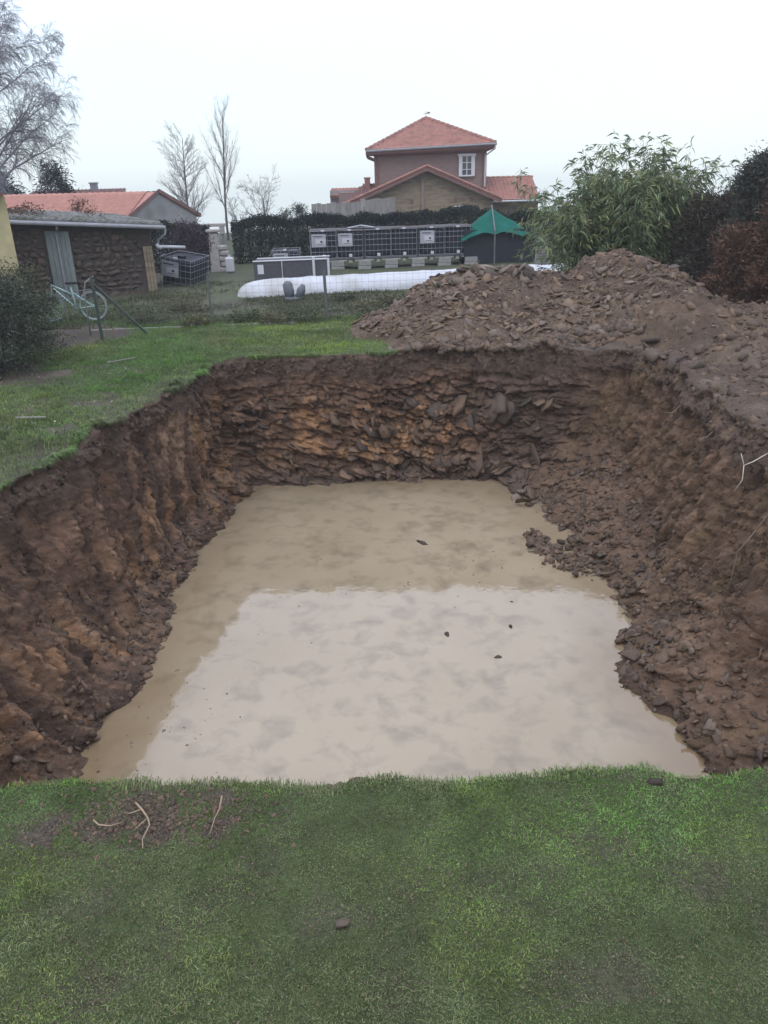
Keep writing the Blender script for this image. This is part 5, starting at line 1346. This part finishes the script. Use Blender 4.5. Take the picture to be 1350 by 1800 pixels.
def shrub(name, label, c, rad, H, seed, cols, n, m='leaf_dull', ls=(.04, .09), asp=.5, cat='shrub', shape=1., base=0., up=.3, clump=.35, group=None, twigs=0, spire=0.):
    r = np.random.default_rng(seed); t = thing(name, label, cat, (c[0], c[1], base), group)
    # clumps scattered through an ellipsoid shell, leaves scattered in the clumps
    nc = max(20, n // 130); a = r.uniform(0, 2 * np.pi, nc); zc = r.random(nc) ** .85
    prof = np.sqrt(np.clip(1 - (np.abs(zc - .42) / .6) ** 2.2, .05, 1)) if not spire else np.clip(1 - zc, .04, 1) ** spire
    rr_ = rad * prof * np.sqrt(r.uniform(.25, 1.05, nc)) * (1 + .25 * np.sin(3 * a + seed) * .6)
    C = np.stack([c[0] + rr_ * np.cos(a), c[1] + rr_ * np.sin(a), base + .05 + zc * H * shape], 1)
    w = r.integers(nc, size=n); cs = clump * r.uniform(.5, 1.2, nc)
    O = r.normal(0, 1, (n, 3)) * cs[w][:, None] * .5 * np.array([1, 1, .8])
    P = C[w] + O; P[:, 2] = np.maximum(P[:, 2], base + .01)
    outw = np.c_[P[:, 0] - c[0], P[:, 1] - c[1], np.zeros(n)]; outw /= np.linalg.norm(outw, axis=1)[:, None] + 1e-6
    D = outw * .6 + r.normal(0, .55, (n, 3)) + [0, 0, up]
    cc = lerp3(cols[0], cols[1], np.clip(r.random(nc)[w] * .6 + r.random(n) * .5, 0, 1)) * r.uniform(.65, 1.3, (n, 1))
    leaves('foliage', t, P, D, r.uniform(*ls, n), r.uniform(*ls, n) * asp, cc, r, m)
    segs = []
    for k in range(nc):
        if r.random() < .75:
            b = np.array([c[0], c[1], base]) + np.r_[r.normal(0, rad * .12, 2), 0]; mid = b + (C[k] - b) * .5 + np.r_[r.normal(0, .05, 2), .08]
            segs += [(b, mid, .018, .011), (mid, C[k] + r.normal(0, .05, 3), .011, .004)]
    for k in range(twigs):
        p = C[r.integers(nc)]; q_ = p + outw[r.integers(n)] * .1 + r.normal(0, .16, 3) + [0, 0, .12]; segs.append((p, q_, .005, .002))
    V, F = tubes(segs, 4); npart('branches', V, F, M['bark'], t)
    return t
# dark evergreen bush at the left edge of the lawn
shrub('evergreen_bush', 'dark evergreen bush with pale twigs at the left lawn edge', (-7.0, 13.8), 1.1, 1.5, 81, ((.022, .03, .02), (.075, .09, .062)), 17000, ls=(.03, .075), twigs=260, clump=.42)
shrub('low_bush', 'dull green bush growing under the yellow house wall', (-7.3, 15.6), .75, 1.5, 82, ((.05, .055, .03), (.12, .125, .075)), 8000, ls=(.03, .07), twigs=120)
shrub('purple_bush', 'dark purplish bush behind the tilted tank', (-6.55, 28.6), .62, 1.75, 83, ((.03, .022, .03), (.07, .05, .062)), 6500, ls=(.05, .1), clump=.3)
shrub('reddish_shrub', 'thin reddish shrub rising in front of the orange roof', (-10.6, 30), .8, 2.55, 84, ((.09, .05, .035), (.19, .095, .06)), 1500, ls=(.05, .11), twigs=150, clump=.28)
# shrubs along the right boundary
RC = (((.045, .038, .03), (.105, .085, .066)), ((.07, .043, .03), (.19, .112, .076)), ((.042, .046, .04), (.105, .105, .088)))
def conifer(lb, x, y, rad, H, seed, k, n=24000, spire=.42, nm='conifer'):
    shrub(nm, lb, (x, y), rad, H, seed, RC[k], n, ls=(.06, .17), asp=.2, up=.9, clump=.3, spire=spire, twigs=260, cat='conifer', group='conifers along the right boundary')
conifer('reddish brown conifer with a thin leader at the right edge above the mud', 8.75, 16.4, 1.25, 3.3, 85, 1, 30000)
conifer('rust brown conifer nearest the pit on the right boundary', 8.75, 14.3, 1.1, 2.7, 86, 1, 24000, .38)
conifer('blue-black conifer with a pointed top between bamboo and brown conifer', 8.55, 18.2, 1.0, 3.15, 87, 2, 26000, .5)
conifer('dark low conifer in the shade behind the right shoulder of the spoil heap', 8.1, 19.6, 1.1, 2.3, 88, 0, 20000, .35)
conifer('dark conifer closing the gap right of the bamboo crown', 9.6, 20.6, 1.2, 2.9, 89, 2, 18000, .4)
conifer('brown-black conifer with bare twig tips behind the tallest brown one', 10.2, 18.3, 1.2, 3.5, 80, 2, 18000, .45)
conifer('small brown conifer at the foot of the tall reddish one', 7.75, 17.2, .7, 1.7, 79, 1, 10000, .35)
# conifers far left behind the roofs
shrub('far_conifer', 'dark far conifer to the right of the weeping birch', (-18.7, 49), 1.6, 4.4, 90, ((.02, .028, .03), (.045, .055, .055)), 7000, ls=(.12, .3), asp=.25, clump=.6, spire=.7, cat='conifer')
shrub('far_conifer', 'dark far conifer behind the yellow house at the picture edge', (-21.8, 49), 1.9, 4.2, 91, ((.02, .028, .03), (.045, .055, .055)), 7000, ls=(.12, .3), asp=.25, clump=.6, spire=.7, cat='conifer')
# loose shrubs over the hedge near the boundary wall
shrub('hedge_top_shrub', 'loose twiggy shrub above the hedge left of the grey wall', (-3.7, 38), .75, 1.95, 92, ((.03, .04, .035), (.07, .085, .075)), 2600, ls=(.05, .11), clump=.3, twigs=120)

def bamboo():
    r = np.random.default_rng(95)
    t = thing('bamboo', 'large green bamboo clump with drooping leaves behind the spoil heap', 'bamboo', (6.5, 20.9, 0))
    culm, lp, ld, lc, seg = [], [], [], [], []
    for k in range(190):
        b = np.array([6.55 + r.normal(0, .6), 20.9 + r.normal(0, .35), 0.])
        H = r.uniform(1.9, 3.55) if k > 12 else r.uniform(3.7, 4.15); a = r.uniform(0, 2 * np.pi); out_ = r.uniform(.2, 1.9) * (.5 if H > 3.55 else 1)
        if k % 6 == 0: a = np.pi + r.normal(0, .35); out_ = r.uniform(1.0, 1.75); H = r.uniform(1.4, 2.2)
        dv = np.array([math.cos(a), math.sin(a) * .75, 0])
        pts = [b + dv * out_ * (s ** 2.1) + np.array([0, 0, H * (1 - .12 * s ** 4) * s if s < .85 else H * (.78 + .12 * (s - .85) / .15)]) for s in np.linspace(0, 1, 12)]
        for i in range(11): seg.append((pts[i], pts[i + 1], .012 * (1 - i / 13), .012 * (1 - (i + 1) / 13)))
        for i in range(3, 12):
            for _ in range(int(r.integers(3, 6))):
                p = np.array(pts[i]) + r.normal(0, .05, 3); bd = r.normal(size=3) * [1, 1, .5] + dv * .5 + [0, 0, .25]; bd /= np.linalg.norm(bd); L = r.uniform(.2, .5)
                q_ = p + bd * L - [0, 0, .06]; seg.append((p, q_, .004, .002))
                ton = r.uniform(.6, 1.35); yel = r.random() < .2
                for _ in range(int(r.integers(5, 10))):
                    s = r.uniform(.3, 1.05); lp.append(p + (q_ - p) * s); ld.append(bd * .7 + r.normal(0, .45, 3) + [0, 0, -.35])
                    lc.append(np.array((.15, .195, .095) if not yel else (.24, .26, .11)) * ton * r.uniform(.7, 1.3) + np.array([.015, .02, .018]) * r.random())
    V, F = tubes(seg, 4); npart('culms', V, F, mat('bamboo_culm', (.09, .10, .05), var=.3), t)
    n = len(lp); leaves('foliage', t, np.array(lp), np.array(ld), r.uniform(.12, .26, n), r.uniform(.018, .036, n), np.array(lc), r, 'leaf', .3)
bamboo()

# ------------------------------------------------------------------ bare trees
UPR = {'min': .0027, 0: dict(n=18, wig=.012, trop=(0, 0, .02), kids=2.6, ang=.85, ratio=.5, start=.12, taper=.62), 1: dict(n=8, wig=.05, trop=(0, 0, .035), kids=1.7, ang=.6, ratio=.42, start=.15, taper=.4), 2: dict(n=5, wig=.08, trop=(0, 0, .06), kids=1.8, ang=.5, ratio=.55, start=.1), 3: dict(n=4, wig=.1, trop=(0, 0, .04), kids=0, ang=.5, ratio=.55, start=2)}
bare_tree('bare_tree', 'bare broad-crowned tree just right of the grey gable', 'tree', (-11.3, 50, -.3), 6.0, .085, UPR, 101)
UP2 = {k: (dict(v) if isinstance(v, dict) else v) for k, v in UPR.items()}
UP2[0].update(kids=1.8, ang=.5, ratio=.5, start=.3, taper=.55); UP2[1].update(kids=1.4, ang=.36, ratio=.42, trop=(0, 0, .045)); UP2[2].update(kids=1.2)
bare_tree('bare_tree', 'tall slender bare poplar with upright branches behind the hedge', 'tree', (-9.05, 50, -.3), 7.1, .085, UP2, 102)
SPR = {'min': .006, 0: dict(n=4, wig=.08, trop=(0, 0, 0), kids=2.6, ang=.8, ratio=.85, start=.3, taper=.2), 1: dict(n=6, wig=.16, trop=(0, 0, .02), kids=1.6, ang=.7, ratio=.5, start=.15), 2: dict(n=5, wig=.18, trop=(0, 0, .03), kids=1.5, ang=.65, ratio=.5, start=.1), 3: dict(n=4, wig=.18, trop=(0, 0, .03), kids=0, ang=.5, ratio=.5, start=2)}
bare_tree('bare_tree', 'low spreading bare fruit tree above the hedge right of the poplar', 'tree', (-6.9, 50, -.3), 2.7, .11, SPR, 103, lean=(.1, 0, 1))
bare_tree('bare_tree', 'small leaning bare tree between the poplar and the fruit tree', 'tree', (-8.0, 49, -.3), 1.7, .09, SPR, 105, lean=(-.25, 0, 1))
BIR = {'min': .0055, 0: dict(n=10, wig=.05, trop=(.01, 0, .03), kids=3, ang=.75, ratio=.8, start=.1, taper=.5), 1: dict(n=10, wig=.07, trop=(0.012, 0, -.012), kids=1.9, ang=.6, ratio=.36, start=.2, taper=.3),
       2: dict(n=7, wig=.12, trop=(0, 0, -.12), kids=1.9, ang=.6, ratio=.8, start=.1, late=1), 3: dict(n=7, wig=.1, trop=(0, 0, -.35), kids=.7, ang=.45, ratio=.6, start=.3, late=1), 4: dict(n=4, wig=.1, trop=(0, 0, -.25), kids=0, ang=.4, ratio=.6, start=2)}
bare_tree('weeping_birch', 'large bare weeping birch with hanging twigs at the left', 'tree', (-20.9, 45, -.3), 10.6, .2, BIR, 104, 'birch_twig', (.08, 0, 1))

# ------------------------------------------------------------------ roots and small things by the rim
def roots():
    def root(label, pts, r0, m, name='tree_root', side=()):
        t = thing(name, label, 'root', pts[0])
        part('root', MB().tube(pts, [r0 * (1 - .6 * i / (len(pts) - 1)) for i in range(len(pts))], 6), M[m], t, True)
        for s in side: part('side_root', MB().tube(s, [r0 * .6 * (1 - .6 * i / (len(s) - 1)) for i in range(len(s))], 5), M[m], t, True)
    root('forked pale root lying on the bare soil patch by the near rim', [(-1.32, 3.06, .012), (-1.27, 3.0, .025), (-1.225, 2.945, .02), (-1.2, 2.89, .03), (-1.215, 2.81, .02), (-1.2, 2.76, .012)], .0062, 'root', side=([(-1.225, 2.945, .02), (-1.25, 2.9, .025), (-1.275, 2.87, .015)], [(-1.27, 3.0, .025), (-1.32, 2.97, .03), (-1.36, 2.99, .015)]))
    root('thin curved root on the left of the soil patch', [(-1.5, 2.95, .012), (-1.46, 2.91, .02), (-1.4, 2.9, .02), (-1.35, 2.93, .012)], .005, 'root')
    root('single upright pale root in the turf right of the soil patch', [(-.865, 3.03, .07), (-.87, 2.97, .04), (-.885, 2.92, .03), (-.895, 2.84, .012)], .0048, 'root')
    # roots hanging from the right bank
    root('white snapped root sticking out of the right bank', [(5.0, 9.0, -.16), (4.55, 8.55, -.14), (4.28, 8.35, -.17), (4.16, 8.3, -.19), (4.13, 8.35, -.06)], .010, 'root_pale', side=([(4.16, 8.3, -.19), (4.12, 8.2, -.33), (4.02, 8.15, -.45)],))
    root('long dark root hanging down the right bank below the white root', [(4.7, 8.0, -.3), (4.35, 7.8, -.45), (4.15, 7.75, -.75), (4.0, 7.8, -1.05), (3.86, 7.95, -1.2), (3.7, 8.1, -1.35)], .012, 'root_dark', side=([(4.0, 7.8, -1.05), (3.93, 7.7, -1.3), (3.9, 7.66, -1.45)], [(4.15, 7.75, -.75), (4.02, 7.7, -.9), (3.85, 7.72, -1.2)]))
    root('thin grey root poking from the upper right bank', [(4.5, 9.9, -.25), (4.3, 9.7, -.3), (4.12, 9.55, -.27)], .005, 'root')
    root('short grey root poking from the right bank near its far end', [(4.55, 11.3, -.3), (4.35, 11.1, -.36), (4.2, 11.05, -.33)], .006, 'root')
    r = np.random.default_rng(121)
    n = 1500; x = -1.22 + r.normal(0, .26, n); y = 2.98 + r.normal(0, .1, n); ok = ~in_pit(x, y, .01); x, y = x[ok], y[ok]; n = len(x)
    rubble('earth_crumbs', None, np.stack([x, y, ground_z(x, y) + .002], 1), r.normal(0, .5, (n, 3)) + [0, 0, 1], .005 + .035 * r.random(n) ** 3, colarr(['mud', 'dark', 'brown'], [.5, .3, .2], n, r), r, protos=CHUNK)
    tag(bpy.data.objects['earth_crumbs'], 'loose crumbs of earth on the bare patch by the near rim', kind='stuff')
    # fine rootlets under the sod
    iv = np.where((near_m < .2))[0]; segs = []
    for k in range(520):
        i = int(r.choice(iv)); kk = int(r.integers(4, 22)); p = PW[kk, i]; d = np.r_[N_[i], 0] * r.uniform(.1, .6) + np.r_[r.normal(0, .4, 2), -r.uniform(.3, 1.2)]
        for s in range(3):
            q_ = p + d * r.uniform(.02, .06); segs.append((p, q_, .003, .002)); p = q_; d = d + r.normal(0, .25, 3) + [0, 0, -.2]
    V, F = tubes(segs, 3); o = obj('rootlets', np_mesh('rootlets', V, F, M['root_dark']), PIT); o['kind'] = 'stuff'
    st = thing('flat_stone', 'flat pale grey stone lying in the front lawn', 'stone', (-.235, 2.32, .01))
    V, F = slab_proto(np.random.default_rng(7), .35); c = np.tile(COLS['grey'], (len(V), 1)) * 1.05
    npart('stone', V * [.04, .034, .022] + [-.235, 2.32, .018], F, M['stone'], st, c)
    # sod lumps at the near rim
    for x, y, s, lb in ((1.36, 3.08, .04, 'dark clod of sod on the near rim at the right'),):
        t = thing('earth_clod', lb, 'clod', (x, y, 0)); V, F = slab_proto(np.random.default_rng(int(x * 100) + 300), .6); npart('clod', V * [s, s, s * .8] + [x, y, .03], F, M['mound'], t, np.tile((.05, .038, .03), (len(V), 1)))
roots()

def litter():
    r = np.random.default_rng(131)
    # dead leaves and moss flecks in the lawns
    n = 3200; x = r.uniform(-2.6, 2.6, n); y = r.uniform(1.5, 3.25, n); ok = ~in_pit(x, y, .02) & (r.random(n) < .35 + soil_mask(x, y) + fbm2(x, y, 3, 431, 2.5)); x, y = x[ok], y[ok]; n = len(x)
    P = np.stack([x, y, ground_z(x, y) + r.uniform(.004, .03, n)], 1)
    V, F = leaf_cards(P, r.normal(size=(n, 3)) * [1, 1, .35], r.normal(size=(n, 3)) * [1, 1, .4], r.uniform(.008, .022, n), r.uniform(.005, .013, n), .05)
    c = lerp3((.08, .062, .042), (.16, .135, .09), r.random(n)); o = obj('leaf_litter', np_mesh('leaf_litter', V, F, M['leaf_dull'], np.repeat(c, 4, 0))); tag(o, 'dead leaves and dry scraps in the front lawn', kind='stuff')
    n = 5200; x = r.uniform(-8, 1, n); y = r.uniform(7, 24, n); ok = ~in_pit(x, y, .05) & (r.random(n) < .2 + fbm2(x, y, 3, 433, 1.2) + .6 * (np.hypot(x + 6, y - 13.3) < 1.5)) & (mound_h(x, y) < .08) & (x < np.interp(y, [6, 14.4, 14.6, 20], [-3, -2.0, 9, 9])); x, y = x[ok], y[ok]; n = len(x)
    P = np.stack([x, y, ground_z(x, y) + r.uniform(.01, .06, n)], 1)
    V, F = leaf_cards(P, r.normal(size=(n, 3)) * [1, 1, .35], r.normal(size=(n, 3)) * [1, 1, .4], r.uniform(.02, .06, n), r.uniform(.012, .04, n), .05)
    c = lerp3((.09, .07, .05), (.3, .28, .22), r.random(n) ** 2); o = obj('leaf_litter', np_mesh('leaf_litter', V, F, M['leaf_dull'], np.repeat(c, 4, 0))); tag(o, 'dead leaves on the lawn and beds beyond the pit', kind='stuff')
litter()
def weeds():
    r = np.random.default_rng(141)
    k = 0
    for x, y, s, lb in ((-4.15, 17.95, .3, 'low brown perennial by the second fence post'), (-1.75, 18.2, .42, 'tall dry weeds left of the grey fence post'), (-2.4, 18.0, .3, 'dry leafy weed clump on the bed edge'), (-3.1, 18.4, .32, 'grey green cabbage plant in the bed behind the fence'), (-.2, 19.2, .35, 'dull green plant near the toe of the spoil heap'), (-5.5, 18.6, .45, 'yellowish dry plant clump in front of the stone shed'), (.3, 20.5, .3, 'dark green seedling clump in front of the fleece'), (-.9, 21.4, .3, 'dark leafy plant by the fleece tunnel'), (-5.0, 20.6, .5, 'dark compost plant mound left of the fleece tunnel'), (-.05, 17.6, .42, 'dry shrubby tuft beside the left toe of the heap')):
        n = 500; t = thing('garden_plant', lb, 'plant', (x, y, 0))
        a = r.uniform(0, 2 * np.pi, n); rr_ = s * np.sqrt(r.random(n)); P = np.stack([x + rr_ * np.cos(a), y + rr_ * np.sin(a), r.uniform(0, .75, n) * s * 1.1], 1)
        D = np.stack([np.cos(a), np.sin(a), r.uniform(.1, 1.4, n)], 1) + r.normal(0, .4, (n, 3)); c = lerp3((.07, .08, .04), (.16, .14, .085) if k % 2 == 0 else (.10, .12, .075), r.random(n))
        leaves('foliage', t, P, D, r.uniform(.04, .12, n), r.uniform(.02, .05, n), c, r, 'leaf_dull')
        V, F = tubes([(np.array([x, y, 0.]), P[i], .006, .003) for i in range(0, n, 12)], 3); npart('stems', V, F, M['bark'], t); k += 1
weeds()

# ------------------------------------------------------------------ damp evening air
def haze():
    m = bpy.data.materials.new('haze'); m.use_nodes = True; N = m.node_tree.nodes
    N.remove(N['Principled BSDF'])
    v = N.new('ShaderNodeVolumePrincipled'); v.inputs['Color'].default_value = (.93, .96, 1, 1); v.inputs['Density'].default_value = .001; v.inputs['Anisotropy'].default_value = .2
    m.node_tree.links.new(v.outputs[0], N['Material Output'].inputs['Volume'])
    o = obj('haze', MB().box((0, 9, -4.5), (660, 660, 36)).mesh('haze', m)); tag(o, 'thin damp haze over the gardens', kind='stuff')
haze()
